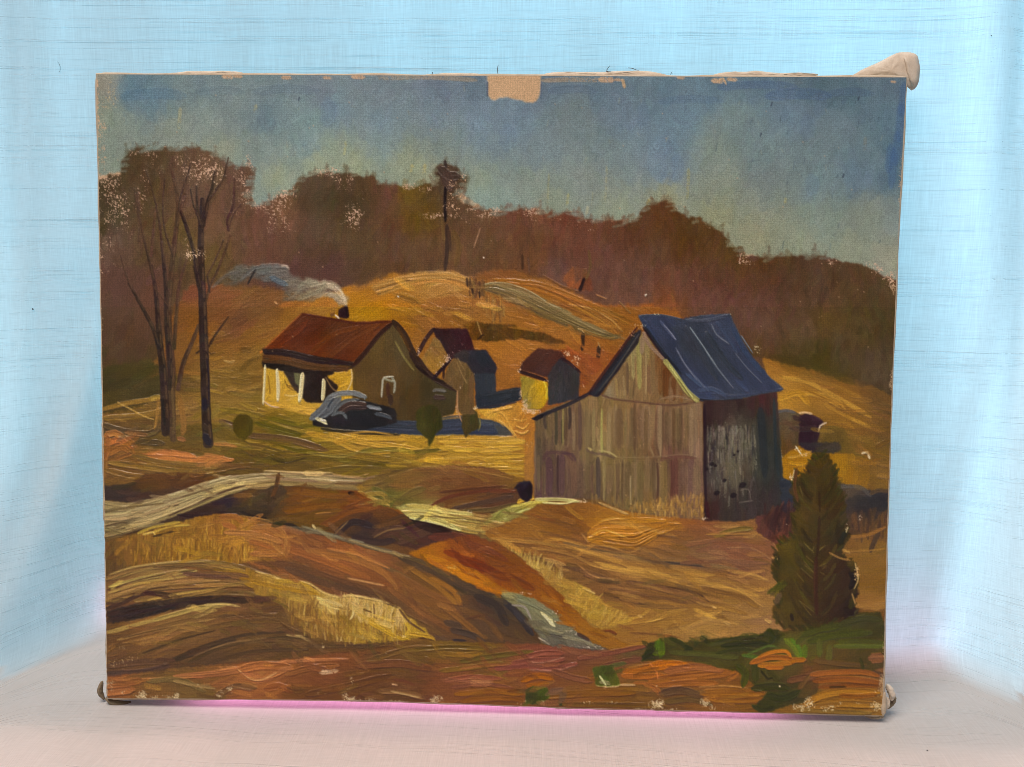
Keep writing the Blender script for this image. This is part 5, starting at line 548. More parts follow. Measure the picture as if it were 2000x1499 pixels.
    # grass at the foot of the barn
    S([(1046,976),(1090,976),(1130,980)], 7, (198,182,116), .95, 1.1, .12); S([(1060,982),(1100,984),(1124,978)], 4, (216,200,136), .9, 1); fleck(1138,979,14,6,1,(226,200,170))
    S([(1170,982),(1200,995),(1226,1005)], 4, (206,160,96), .9, 1)
    tufts([(1220,985),(1290,975),(1350,968),(1374,966),(1374,1012),(1300,1008),(1230,1004)], [(190,142,72),(172,124,60),(150,108,54),(204,160,92)], 240, (6,16), 3, .04, .4, .35)
    tufts([(1140,968),(1230,978),(1230,996),(1160,985)], [(150,116,68),(130,100,58)], 26, (10,22), 2.6, 0, .5, .5); fleck(1378,1014,8,5,1,(226,196,170))
    # ---- bare trees at the left
    BK = (52,40,36); B2 = (74,54,42)
    T = [([(333,320),(342,360),(348,400),(345,440),(338,500),(332,560),(328,600),(330,660),(334,720),(334,790),(336,830),(338,858)],[4,7,9,9,10,11,12,15,17,18,17,12],B2),
         ([(318,500),(324,560),(326,640),(332,700),(332,760)],[5,8,9,10,8],BK),
         ([(296,520),(304,570),(308,620),(312,670),(318,720),(322,780),(324,845)],[5,8,9,13,14,16,17],BK),
         ([(252,554),(272,590),(298,640),(310,680)],[4,6,7,8],BK),
         ([(366,500),(350,560),(344,620),(340,680)],[4,6,7,8],B2),
         ([(388,636),(374,672),(358,710),(348,760)],[6,8,9,8],B2),
         ([(395,390),(393,440),(392,480),(394,540),(396,600),(398,660),(400,720),(402,780),(404,830),(407,866)],[8,11,12,14,16,17,18,18,18,20],BK),
         ([(420,335),(414,370),(404,400),(396,440)],[4,6,8,9],BK),
         ([(446,308),(436,350),(422,370)],[2.5,3,3],BK),
         ([(384,365),(386,410),(392,440)],[3,5,6],BK),
         ([(352,410),(366,450),(378,490),(384,530),(392,570)],[6,7,6,8,9],BK),
         ([(450,460),(436,500),(422,535),(410,560),(402,590)],[3,4.5,4.5,4,4],B2),
         ([(446,620),(424,650),(408,676)],[3,4,5],(60,40,30)),
         ([(359,355),(360,385),(352,410)],[4,6,7],B2),
         ([(458,350),(456,400),(444,430),(446,450)],[3,4,5,4],(70,46,44)),
         ([(306,400),(300,450),(296,500)],[4,6,5],(80,58,46)),([(268,380),(272,430),(272,470)],[5,6,4],(76,56,44)),([(384,690),(398,680)],[4,3],BK),([(318,500),(312,440),(300,380),(286,335)],[5,4,3,2.5],(64,48,40)),([(300,545),(284,480),(272,420),(262,370)],[5,4,3,2],(66,50,40)),([(345,440),(352,390),(366,345),(372,320)],[4,3,3,2],(60,46,38)),([(338,500),(322,450),(318,400),(322,350)],[4,3,3,2],(64,48,40)),([(404,400),(424,370),(440,345)],[3,2.5,2],(64,48,42)),([(394,440),(378,400),(372,370)],[4,3,2],(60,46,40)),([(258,566),(244,530),(236,500)],[3,2.5,2],(72,54,44)),([(404,540),(424,500),(436,470)],[3,2.5,2],(70,52,42)),([(330,600),(300,560)],[3,2],(70,52,42)),([(446,450),(456,420),(470,400)],[3,2.5,2],(72,50,46)),([(386,560),(378,520)],[3,3],BK)]
    for P,ws,c in T:
        Q = cat(P, 10); n = len(Q); wi = np.interp(np.linspace(0,1,n), np.linspace(0,1,len(ws)), ws)
        for k in range(0, n-1, 2):
            e = min(n, k+4); S(Q[k:e], float(wi[k:e].mean()), jit(c,.05), .92, .5, .16, .06, None, 0, 0)
        for k in range(0, n-3, 4):
            S([tuple(Q[k]+[wi[k]*.25,0]), tuple(Q[k+3]+[wi[k]*.25,0])], max(1.4,wi[k]*.28), (104,78,54), .5, .6)
    for P,w,c in [([(310,780),(306,820),(302,838)],6,(150,108,56)),([(404,700),(408,740),(408,790)],4,(40,32,40)),([(400,780),(400,800)],12,(40,34,44)),([(400,850),(410,868)],13,(38,34,42)),([(396,830),(406,840)],9,(62,48,38)),([(336,760),(340,820),(338,850)],5,(98,76,50)),([(318,780),(322,830)],6,(38,34,32)),([(352,780),(360,830),(356,850)],12,(140,98,52)),([(405,685),(412,692),(420,690)],2.4,(70,50,34)),([(438,705),(450,708),(458,706)],4,(176,136,80)),([(405,540),(410,572)],3,(56,44,40))]: S(P, w, c, .85, .8)
    fleck(372,500,16,12,1,(216,184,150)); fleck(384,494,20,9,.8,(216,184,150)); fleck(396,330,18,20,.6,(206,172,140)); fleck(418,345,12,18,.7,(206,172,140))
    # centre tree: dark crown top and trunk
    for P,w,c in [([(869,314),(871,330)],6,(50,40,36)),([(860,330),(875,345),(895,345)],20,(64,50,42)),([(870,340),(880,370)],22,(70,52,44)),([(870,366),(869,400),(870,432)],6,(26,20,22)),([(873,440),(873,490),(869,528)],8,(56,42,36)),([(876,450),(880,490)],7,(70,50,38)),([(886,452),(896,480),(890,520)],10,(98,72,42)),([(938,446),(926,484)],2.4,(160,120,90)),([(862,430),(868,470)],6,(98,74,44))]: S(P, w, c, .88, .5, .14)
    for a in [(882,365,14,16,.75),(876,395,16,26,.75),(893,410,16,16,.7),(905,350,9,10,.7)]: fleck(*a, col=(206,166,130))
    dots([(777,580,2.4),(944,504,2.2),(1260,578,2.2),(1262,576,1.6)], (224,206,180))
    for _ in range(90):
        x,y = [(480+rng.rand()*1240, 400+rng.rand()*300),(210+rng.rand()*1500, 180+rng.rand()*250),(1050+rng.rand()*310, 800+rng.rand()*180)][rng.randint(3)]
        S([(x,y),(x+1,y+1.5)], 1.5+rng.rand()*1.4, (178,140,108), .6, .7)
    # ---- evergreen at the right
    EG = [(1600,900,72,62,24),(1590,940,66,58,28),(1620,960,60,50,24),(1580,980,72,62,30),(1630,1000,62,50,26),(1560,1020,80,68,30),(1600,1040,62,52,28),(1650,1040,44,42,28),(1530,1070,84,76,22),(1570,1080,66,58,26),(1620,1100,60,46,28),(1660,1120,50,38,28),(1540,1120,72,64,22),(1580,1150,60,50,24),(1640,1160,56,42,28),(1520,1200,78,66,28),(1560,1210,68,58,26),(1620,1200,56,40,28),(1660,1180,34,26,24),(1530,1215,72,64,28)]
    EG = [(x,y,a*1.02,g*.92,c*.95) for x,y,a,g,c in EG]
    tree = [(1584,905),(1592,892),(1604,888),(1614,896),(1622,908),(1634,925),(1632,945),(1640,960),(1650,985),(1646,1005),(1650,1030),(1656,1055),(1640,1075),(1648,1090),(1668,1108),(1664,1122),(1674,1140),(1668,1160),(1664,1185),(1672,1200),(1640,1212),(1590,1222),(1560,1228),(1530,1226),(1518,1212),(1514,1190),(1524,1160),(1512,1120),(1518,1095),(1512,1068),(1530,1055),(1550,1045),(1548,1010),(1556,985),(1550,950),(1556,918),(1566,930),(1576,920)]
    area(tree, EG, 10, 34, lambda x,y: (58 if x>1592 else 124), dense=2.3, load=.5, aj=30, wob=8, br=.12, j=.08)
    tq = resample(tree, 200)
    for x,y in tq[rng.permutation(200)[:120]]:
        s = 1 if x > 1596 else -1; S([(x-s*6,y+4),(x+s*(2+rng.rand()*5),y-4-rng.rand()*8)], 3+rng.rand()*4, jit((58,50,24),.1), .7, .5)
    tufts([(1500,1148),(1520,1138),(1530,1150),(1518,1160),(1490,1156)], [(84,80,22),(60,60,26)], 14, (10,18), 5, 1.0, .5)
    for _ in range(34):
        s = 1 if rng.rand()<.5 else -1; y = 950+rng.rand()*250; x0_ = 1596+s*(6+rng.rand()*10); l = 18+rng.rand()*34
        S([(x0_,y+l*.5),(x0_+s*l*.4,y+l*.1),(x0_+s*l*.7,y-l*.5)], 3+rng.rand()*5, jit([(86,76,32),(50,42,26),(70,60,28),(40,34,24)][rng.randint(4)],.08), .4, .6)
    for P in [[(1570,1060),(1582,1074)],[(1574,1064),(1590,1080)],[(1590,1068),(1586,1076)],[(1600,1074),(1612,1066)],[(1600,1076),(1606,1068)],[(1570,1096),(1590,1120)],[(1574,1086),(1588,1098)],[(1572,1104),(1584,1116)],[(1600,1106),(1612,1100)],[(1606,1112),(1614,1104)],[(1602,1118),(1610,1122)],[(1562,1174),(1590,1196)],[(1560,1172),(1584,1202)],[(1564,1110),(1588,1130)],[(1556,1120),(1570,1136)],[(1562,950),(1568,970)]]: S(P, 2.2, (120,100,50), .5, .9)
    S([(1600,962),(1601,1000)], 5, (48,32,24), .6, .4); S([(1600,1010),(1598,1060),(1595,1090)], 6, (50,30,24), .6, .5); S([(1594,1090),(1593,1140),(1595,1200)], 8, (58,32,26), .8, .5); S([(1591,1100),(1590,1170)], 3, (84,52,36), .5, .5)
    for P,w,c in [([(1660,1120),(1668,1130),(1660,1150)],12,(30,24,26)),([(1650,1040),(1640,1062)],10,(36,38,30)),([(1650,1190),(1666,1200)],11,(34,24,22)),([(1556,916),(1552,950),(1558,980)],6,(92,58,36)),([(1545,1200),(1548,1212)],7,(34,26,24)),([(1670,1100),(1676,1130),(1668,1150)],3,(206,164,110)),([(1664,1160),(1670,1180)],3,(176,130,80)),([(1515,1178),(1524,1160)],12,(96,74,52)),([(1656,1030),(1652,1040)],3,(200,170,130)),([(1620,1080),(1640,1090),(1660,1094)],4,(150,108,60))]: S(P, w, c, .85, .7)
    fleck(1674,1120,7,22,.9,(220,176,124)); fleck(1680,1012,8,8,.6,(220,190,160)); fleck(1652,1030,5,10,.8,(214,190,170)); fleck(1538,1022,8,8,.8,(210,180,150)); fleck(1517,1090,5,8,.8,(200,160,110))
    # ---- bare patch left by the easel clamp, and worn margins
    M = pmask([(952,140),(1056,140),(1056,178),(1053,190),(1048,198),(1040,201),(1026,200),(1018,196),(1004,194),(990,190),(974,192),(966,197),(958,194),(952,186)], .8)
    tan = np.array((184,150,114), np.float32)*(1+(GR-.5)*.07+(BIG-.5)*.05)[..., None]
    PC[:] = PC*(1-M[..., None])+tan*M[..., None]; PZ[:] = PZ*(1-M)+.05*M
    S([(952,160),(952,188)], 3, (70,82,100), .8, 1); S([(1058,160),(1056,192)], 3, (76,88,104), .7, .8)
    for a in [(188,240,9,130,1.1),(186,160,9,30,1.3),(190,400,7,90,.9),(194,560,6,120,.8),(197,680,6,60,.8),(1776,220,3,60,.8),(1762,420,8,90,1.1),(1762,330,6,40,.9),(1746,560,8,20,1.2),(1744,740,8,30,1.1),(1738,940,7,24,.7),(1727,1270,7,50,.9),(1722,1350,6,50,1.1),(1734,1210,6,20,.8)]: fleck(*a, col=(196,160,126))
# ---------------------------------------------------------------- helpers
def tag(o, label=None, cat_=None, group=None, kind=None):
    for k, v in (('label', label), ('category', cat_), ('group', group), ('kind', kind)):
        if v: o[k] = v
    return o
def empty(name, loc):
    o = bpy.data.objects.new(name, None); COL.objects.link(o); o.location = loc; o.empty_display_size = 0.05; return o
def mesh_obj(name, verts, faces, mat, parent=None, smooth=True):
    me = bpy.data.meshes.new(name); me.from_pydata([tuple(map(float, v)) for v in verts], [], faces); me.update()
    if smooth: me.polygons.foreach_set('use_smooth', [True]*len(me.polygons))
    me.materials.append(mat); o = bpy.data.objects.new(name, me); COL.objects.link(o)
    if parent is not None: adopt(o, parent)
    return o
def adopt(o, parent):
    o.parent = parent; o.matrix_parent_inverse = Matrix.Translation(-Vector(parent.location))
def grid_obj(name, P, mat, parent=None, uv=None, colr=None, shade_map=None):
    """P: (ny, nx, 3) array of points"""
    ny, nx, _ = P.shape; me = bpy.data.meshes.new(name)
    idx = np.arange(ny*nx).reshape(ny, nx)
    q = np.stack([idx[:-1, :-1], idx[:-1, 1:], idx[1:, 1:], idx[1:, :-1]], -1).reshape(-1, 4).astype(np.int32)
    me.vertices.add(ny*nx); me.vertices.foreach_set('co', P.reshape(-1).astype(np.float32))
    me.loops.add(q.size); me.loops.foreach_set('vertex_index', q.reshape(-1))
    me.polygons.add(len(q)); me.polygons.foreach_set('loop_start', np.arange(0, q.size, 4, dtype=np.int32))
    me.polygons.foreach_set('loop_total', np.full(len(q), 4, np.int32)); me.polygons.foreach_set('use_smooth', np.ones(len(q), bool))
    me.update(calc_edges=True)
    if shade_map is not None:
        a = me.attributes.new('fold_shade', 'FLOAT', 'POINT'); a.data.foreach_set('value', shade_map.reshape(-1).astype(np.float32))
    if uv is not None:
        l = me.uv_layers.new(name='cloth'); l.data.foreach_set('uv', uv.reshape(-1, 2)[q.reshape(-1)].astype(np.float32).reshape(-1))
    if colr is not None:
        a = me.color_attributes.new('paint', 'FLOAT_COLOR', 'POINT')
        c = np.ones((ny*nx, 4), np.float32); c[:, :3] = colr.reshape(-1, 3); a.data.foreach_set('color', c.reshape(-1))
    me.materials.append(mat); o = bpy.data.objects.new(name, me); COL.objects.link(o)
    if parent is not None: adopt(o, parent)
    return o
def tube(name, P, r, mat, parent, n=8, taper=None):
    P = [Vector(p) for p in P]; V = []; F = []
    for i, p in enumerate(P):
        d = (P[min(i+1, len(P)-1)]-P[max(i-1, 0)]).normalized(); a = d.orthogonal().normalized(); b = d.cross(a)
        rr = r if taper is None else r*taper[i]
        for k in range(n): t = k*2*math.pi/n; V.append(p+a*math.cos(t)*rr+b*math.sin(t)*rr)
    for i in range(len(P)-1):
        for k in range(n): F.append((i*n+k, i*n+(k+1) % n, (i+1)*n+(k+1) % n, (i+1)*n+k))
    F += [tuple(range(n))[::-1], tuple(range((len(P)-1)*n, len(P)*n))]
    return mesh_obj(name, V, F, mat, parent)
class NT:
    def __init__(s, name):
        s.m = bpy.data.materials.new(name); s.m.use_nodes = True; s.t = s.m.node_tree; s.t.nodes.clear()
    def n(s, typ, **k):
        o = s.t.nodes.new(typ)
        for a, v in k.items():
            if a.startswith('i_'):
                key = a[2:]; o.inputs[int(key) if key.isdigit() else key.replace('_', ' ')].default_value = v
            else: setattr(o, a, v)
        return o
    def l(s, a, b): s.t.links.new(a, b)
    def math(s, op, a, b=None, c=None, clamp=False):
        o = s.n('ShaderNodeMath', operation=op, use_clamp=clamp)
        for i, v in enumerate((a, b, c)):
            if v is None: continue
            if isinstance(v, (int, float)): o.inputs[i].default_value = v
            else: s.l(v, o.inputs[i])
        return o.outputs[0]
    def ramp(s, v, lo, hi, a=0.0, b=1.0):
        o = s.n('ShaderNodeMapRange', interpolation_type='SMOOTHSTEP'); s.l(v, o.inputs[0])
        for i, x in enumerate((lo, hi, a, b)): o.inputs[1+i].default_value = x
        return o.outputs[0]
    def noise(s, vec, scale, det=2, rough=.5, dist=0):
        o = s.n('ShaderNodeTexNoise', i_Scale=scale, i_Detail=det, i_Roughness=rough, i_Distortion=dist); s.l(vec, o.inputs['Vector']); return o.outputs['Fac']
    def mapping(s, vec, sc, loc=(0, 0, 0)):
        o = s.n('ShaderNodeMapping'); o.inputs['Scale'].default_value = sc; o.inputs['Location'].default_value = loc; s.l(vec, o.inputs['Vector']); return o.outputs[0]
# ---------------------------------------------------------------- materials
def mat_paint():
    k = NT('oil_paint'); tc = k.n('ShaderNodeTexCoord').outputs['Object']
    at = k.n('ShaderNodeAttribute', attribute_name='paint')
    p = k.n('ShaderNodeBsdfPrincipled'); out = k.n('ShaderNodeOutputMaterial'); k.l(p.outputs[0], out.inputs[0])
    # woven linen under the paint
    wx = k.n('ShaderNodeTexWave', wave_type='BANDS', bands_direction='X', i_Scale=290.0, i_Distortion=1.2, i_Detail=1.0); k.l(tc, wx.inputs['Vector'])
    wz = k.n('ShaderNodeTexWave', wave_type='BANDS', bands_direction='Z', i_Scale=275.0, i_Distortion=1.2, i_Detail=1.0); k.l(tc, wz.inputs['Vector'])
    n1 = k.noise(k.mapping(tc, (900, 900, 2600)), 1.0, 1); n2 = k.noise(k.mapping(tc, (2600, 900, 900)), 1.0, 1)
    weave = k.math('ADD', k.math('MULTIPLY', k.math('MULTIPLY', wx.outputs['Fac'], wz.outputs['Fac']), .25), k.math('ADD', n1, n2))
    tone = k.ramp(weave, 0.75, 1.4, 0.80, 1.18)
    big = k.ramp(k.noise(tc, 24, 3), .3, .7, 0.95, 1.05)
    mul = k.n('ShaderNodeVectorMath', operation='SCALE'); k.l(at.outputs['Color'], mul.inputs[0]); k.l(k.math('MULTIPLY', tone, big), mul.inputs['Scale'])
    k.l(mul.outputs[0], p.inputs['Base Color'])
    b = k.n('ShaderNodeBump', i_Strength=0.6, i_Distance=0.00014); k.l(weave, b.inputs['Height']); k.l(b.outputs[0], p.inputs['Normal'])
    r = k.ramp(k.noise(tc, 60, 3), .3, .7, .30, .48); k.l(r, p.inputs['Roughness']); p.inputs['Specular IOR Level'].default_value = 0.45
    return k.m
def mat_linen(name, col, dark, bump=.4, sc=1.0):
    k = NT(name); tc = k.n('ShaderNodeTexCoord').outputs['Object']
    p = k.n('ShaderNodeBsdfPrincipled', i_Roughness=.85); out = k.n('ShaderNodeOutputMaterial'); k.l(p.outputs[0], out.inputs[0])
    n1 = k.noise(k.mapping(tc, (700, 2400, 2400)), 1.0, 1); n2 = k.noise(k.mapping(tc, (2400, 700, 700)), 1.0, 1); wv = k.math('ADD', n1, n2)
    st = k.noise(tc, 90*sc, 4, .6)
    mx = k.n('ShaderNodeMix', data_type='RGBA'); mx.inputs['A'].default_value = (*dark, 1); mx.inputs['B'].default_value = (*col, 1)
    k.l(k.math('MULTIPLY', k.ramp(wv, .6, 1.3, .7, 1.0), k.ramp(st, .25, .6, .45, 1.0)), mx.inputs['Factor']); k.l(mx.outputs['Result'], p.inputs['Base Color'])
    b = k.n('ShaderNodeBump', i_Strength=bump, i_Distance=0.00015); k.l(wv, b.inputs['Height']); k.l(b.outputs[0], p.inputs['Normal'])
    return k.m
def mat_wood():
    k = NT('stretcher_pine'); tc = k.n('ShaderNodeTexCoord').outputs['Object']
    p = k.n('ShaderNodeBsdfPrincipled', i_Roughness=.7); out = k.n('ShaderNodeOutputMaterial'); k.l(p.outputs[0], out.inputs[0])
    g = k.noise(k.mapping(tc, (8, 60, 120)), 1.0, 4, .6, .5); cr = k.n('ShaderNodeValToRGB'); k.l(g, cr.inputs[0])
    cr.color_ramp.elements[0].position = .3; cr.color_ramp.elements[0].color = (.30, .19, .10, 1); cr.color_ramp.elements[1].position = .7; cr.color_ramp.elements[1].color = (.52, .38, .22, 1)
    k.l(cr.outputs[0], p.inputs['Base Color']); return k.m
def mat_plain(name, col, rough=.5, metal=0.0):
    k = NT(name); tc = k.n('ShaderNodeTexCoord').outputs['Object']
    p = k.n('ShaderNodeBsdfPrincipled', i_Roughness=rough, i_Metallic=metal); out = k.n('ShaderNodeOutputMaterial'); k.l(p.outputs[0], out.inputs[0])
    n = k.ramp(k.noise(tc, 400, 3), .3, .7, .7, 1.2); mul = k.n('ShaderNodeVectorMath', operation='SCALE'); mul.inputs[0].default_value = col; k.l(n, mul.inputs['Scale']); k.l(mul.outputs[0], p.inputs['Base Color'])
    return k.m
def mat_cloth():
    k = NT('white_slub_cloth'); uv = k.n('ShaderNodeUVMap', uv_map='cloth').outputs[0]       # uv in metres
    # wander of the weft threads
    sep = k.n('ShaderNodeSeparateXYZ'); k.l(uv, sep.inputs[0]); U, V = sep.outputs[0], sep.outputs[1]
    wob = k.noise(k.mapping(uv, (14, 9, 1)), 1.0, 2); V2 = k.math('ADD', V, k.math('MULTIPLY', k.math('SUBTRACT', wob, .5), 0.0055))
    cmb = k.n('ShaderNodeCombineXYZ'); k.l(U, cmb.inputs[0]); k.l(V2, cmb.inputs[1]); uw = cmb.outputs[0]
    s1 = k.noise(k.mapping(uw, (9, 620, 1)), 1.0, 0); s2 = k.noise(k.mapping(uw, (22, 900, 1), (3, 7, 0)), 1.0, 0)
    s3 = k.noise(k.mapping(uw, (5, 260, 1), (13, 2, 0)), 1.0, 0)
    d1 = k.ramp(s1, .70, .78); d2 = k.math('MULTIPLY', k.ramp(s2, .70, .80), .7); d3 = k.math('MULTIPLY', k.ramp(s3, .76, .80), .5)
    patch = k.ramp(k.noise(k.mapping(uv, (7, 16, 1), (5, 5, 0)), 1.0, 2), .40, .60, .25, 1.0)
    slub = k.math('MULTIPLY', k.math('MAXIMUM', k.math('MAXIMUM', d1, d2), d3), k.math('MULTIPLY', patch, .35), clamp=True)
    fineh = k.noise(k.mapping(uw, (60, 1500, 1)), 1.0, 1); finev = k.noise(k.mapping(uv, (1300, 55, 1)), 1.0, 1)
    vs = k.noise(k.mapping(uv, (420, 22, 1), (9, 1, 0)), 1.0, 1); lv = k.ramp(vs, .55, .75)
    tone = k.math('ADD', k.math('MULTIPLY', k.math('SUBTRACT', fineh, .5), .40), k.math('MULTIPLY', k.math('SUBTRACT', finev, .5), .42))
    tone = k.math('ADD', tone, k.math('MULTIPLY', lv, .08)); tone = k.math('ADD', tone, 1.0)
    dens = k.ramp(k.noise(k.mapping(uv, (11, 1.3, 1), (2, 4, 0)), 1.0, 3, .55), .30, .70, .90, 1.08)  # soft vertical bands standing in for light and shade of folds
    la = k.n('ShaderNodeAttribute', attribute_name='fold_shade').outputs['Fac']; dens = k.math('DIVIDE', dens, la)
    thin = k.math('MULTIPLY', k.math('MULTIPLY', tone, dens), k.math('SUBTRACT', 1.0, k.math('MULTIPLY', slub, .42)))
    tr = k.n('ShaderNodeBsdfTranslucent'); df = k.n('ShaderNodeBsdfDiffuse', i_Roughness=.6)
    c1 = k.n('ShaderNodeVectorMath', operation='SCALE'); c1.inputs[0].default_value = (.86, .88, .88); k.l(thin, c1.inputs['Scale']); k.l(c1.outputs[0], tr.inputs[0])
    c2 = k.n('ShaderNodeVectorMath', operation='SCALE'); c2.inputs[0].default_value = (.82, .81, .80)
    k.l(k.math('SUBTRACT', k.math('MULTIPLY_ADD', tone, .08, .92), k.math('MULTIPLY', slub, .08)), c2.inputs['Scale']); k.l(c2.outputs[0], df.inputs[0])
    bm = k.n('ShaderNodeBump', i_Strength=.22, i_Distance=.00012); k.l(k.math('ADD', k.math('MULTIPLY', slub, 1.2), k.math('ADD', fineh, finev)), bm.inputs['Height']); k.l(bm.outputs[0], df.inputs['Normal'])
    mx = k.n('ShaderNodeMixShader'); mx.inputs[0].default_value = .46; k.l(df.outputs[0], mx.inputs[1]); k.l(tr.outputs[0], mx.inputs[2])
    out = k.n('ShaderNodeOutputMaterial'); k.l(mx.outputs[0], out.inputs[0]); return k.m
def mat_yarn():
    k = NT('slub_yarn'); uv = k.n('ShaderNodeTexCoord').outputs['Object']; df = k.n('ShaderNodeBsdfDiffuse'); tr = k.n('ShaderNodeBsdfTranslucent')
    n = k.ramp(k.noise(uv, 60, 3), .3, .7, .80, 1.0); c = k.n('ShaderNodeVectorMath', operation='SCALE'); c.inputs[0].default_value = (.80, .80, .80); k.l(n, c.inputs['Scale'])
    k.l(c.outputs[0], df.inputs[0]); k.l(c.outputs[0], tr.inputs[0]); mx = k.n('ShaderNodeMixShader'); mx.inputs[0].default_value = .6; k.l(df.outputs[0], mx.inputs[1]); k.l(tr.outputs[0], mx.inputs[2])
    tp = k.n('ShaderNodeBsdfTransparent'); m2 = k.n('ShaderNodeMixShader'); k.l(k.ramp(k.noise(k.mapping(uv, (30, 30, 200)), 1.0, 2), .3, .7, .35, .8), m2.inputs[0]); k.l(mx.outputs[0], m2.inputs[1]); k.l(tp.outputs[0], m2.inputs[2])   # loose fibres: gaps let the light through
    out = k.n('ShaderNodeOutputMaterial'); k.l(m2.outputs[0], out.inputs[0]); return k.m
# ---------------------------------------------------------------- the cloth: hangs behind, turns and lies under the canvas
def sm(x, a, b): t = np.clip((x-a)/(b-a), 0, 1); return t*t*(3-2*t)
def n1(s, f, seed):
    r = np.random.RandomState(seed); g = r.rand(4096)*2-1; x = s*f+1000; i = np.floor(x).astype(int); t = x-i; t = t*t*(3-2*t); return g[i % 4096]*(1-t)+g[(i+1) % 4096]*t
def build_cloth():
    foot = [on_table(x, y) for x, y in [(0, 1352), (50, 1312), (110, 1270), (200, 1226), (330, 1222), (600, 1240), (1000, 1262), (1450, 1290), (1650, 1315), (1770, 1318), (1840, 1296), (1890, 1290), (1930, 1325), (1965, 1375), (2000, 1420)]]
    fx = np.array([p[0] for p in foot]); fy = np.array([p[1] for p in foot])
    fx = np.r_[fx[0]-.40, fx[0]-.12, fx, fx[-1]+.10, fx[-1]+.40]; fy = np.r_[fy[0]-.26, fy[0]-.085, fy, fy[-1]-.08, fy[-1]-.24]
    NS, NT_, NB = 470, 300, 170
    x = np.linspace(fx[0], fx[-1], NS); yb = np.interp(x, fx, fy)
    ker = np.hanning(35); ker /= ker.sum(); yb = np.convolve(np.r_[[yb[0]]*17, yb, [yb[-1]]*17], ker, 'valid')
    s = np.r_[0, np.cumsum(np.hypot(np.diff(x), np.diff(yb)))]
    HZ, R = 0.95, 0.022
    rows = []; vv = []
    ztop = np.linspace(HZ, R, NT_)
    for z in ztop:
        k = z/0.45
        # soft hanging folds; stronger at the two sides where the cloth comes forward
        side = sm(x, .24, .36)+sm(-x, .24, .40)
        d = n1(s-z*.10, 16, 1)*.0022+n1(s+z*.12, 34, 2)*.0010+side*(n1(s+z*.16, 18, 3)*.0055+n1(s-z*.2, 46, 4)*.0016)
        # gathered fold at the lower left
        xl = np.interp(z, [0.0, .06, .16, .25, .6], [-.345, -.325, -.295, -.272, -.255])
        amt = 1-sm(np.array([z]), .16, .32)[0]
        d = d+amt*.009*np.exp(-((x-xl+.012)/.012)**2)-amt*.006*np.exp(-((x-xl-.02)/.02)**2)
        # pleats at the right
        xr = .318+(.45-z)*.05
        d = d+.010*np.exp(-((x-xr)/.016)**2)*sm(np.array([z]), .05, .5)[0]-.008*np.exp(-((x-xr-.035)/.02)**2)
        base = yb+(1-np.minimum(1, np.abs(yb-yb.mean())*0))*0
        # the upper cloth evens out to a flatter sweep
        kk = .85*min(z/.30, 1)**.7; flat = yb*(1-kk)+(.075-.03*x)*kk
        rows.append(np.stack([x, flat-d, np.full(NS, z)], 1)); vv.append(z)
    zend, yend = R, rows[-1][:, 1]
    for i in range(1, 13):
        a = i/12*math.pi/2; rows.append(np.stack([x, yend-R*(1-math.cos(a)), np.full(NS, R*(1-math.sin(a)))], 1)); vv.append(R-R*a)
    y0 = yend-R
    q = np.linspace(0, 1, NB)[1:]**1.15
    for t in q:
        y = y0+(-.62-y0)*t
        dist = (y0-y)
        z = 0.0005*n1(s*1.0+t*2, 22, 8)*sm(dist, 0, .02)
        wr = (np.abs(x) > .24)
        rip = .0028*n1((x*.8+y*.9), 26, 11)*sm(dist, .005, .05)*(.25+.75*sm(-x, .16, .26)+.55*sm(x, .22, .34))
        rip = rip+.0010*n1(x*.9-y*.5, 34, 12)*sm(dist, .005, .04)
        near = 1-np.exp(-((y-.0)/.03)**2)*(np.abs(x) < .26)*.9
        rows.append(np.stack([x, y, (z+rip)*near+0.0*wr], 1)); vv.append(-(R*math.pi/2-R)-float(dist.mean()))
    P = np.stack(rows, 0)
    P[..., 2] = np.minimum(P[..., 2], np.where(np.abs(P[..., 1]) < .03, .0006, 9))
    uv = np.zeros(P.shape[:2]+(2,)); uv[..., 0] = s[None, :]; uv[..., 1] = np.array(vv)[:, None]
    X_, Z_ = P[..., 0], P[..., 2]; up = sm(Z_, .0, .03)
    xf = -.378+np.clip(Z_, 0, .4)/.16*.043                                   # edge of the shade painted in at the lower left
    left_shade = sm(X_, xf-.004, xf+.006)*(1-sm(Z_, .12, .24))*(1-sm(X_, -.31, -.24))
    pl = lambda x0, slope, w_: np.exp(-((X_-(x0+slope*Z_))/w_)**2)           # slanted bands painted in as light and shade of pleats
    shade_map = 1+up*(.26*left_shade-.14*(1-sm(X_, xf-.02, xf))*(1-sm(Z_, .1, .3))+.14*pl(.300, .125, .010)+.16*pl(.345, .10, .014)*sm(Z_, .1, .3)-.12*pl(.325, .05, .009)-.08*pl(.375, .06, .012)
        +.10*pl(-.30, -.06, .016)*sm(Z_, .1, .3)-.07*pl(-.335, -.03, .012)+.08*pl(-.36, .02, .01)-.15*np.exp(-((X_-.10)/.16)**2)*sm(Z_, .36, .5))  # last term paints a brighter area high in the middle
    o = grid_obj('white_cloth', P, mat_cloth(), None, uv, None, shade_map)
    # thick slub yarns of the weft, lying in the weave
    thick = mat_yarn(); V_ = []; F_ = []; rr = np.random.RandomState(5); ny, nx = P.shape[:2]; sv = np.array(vv)
    dPs = np.gradient(P, axis=1); dPt = np.gradient(P, axis=0); Nn = np.cross(dPs, dPt); Nn /= np.linalg.norm(Nn, axis=2)[..., None]+1e-12
    if Nn[10, nx//2, 1] > 0: Nn = -Nn
    vrow = lambda q: np.interp(-q, -sv, np.arange(ny))
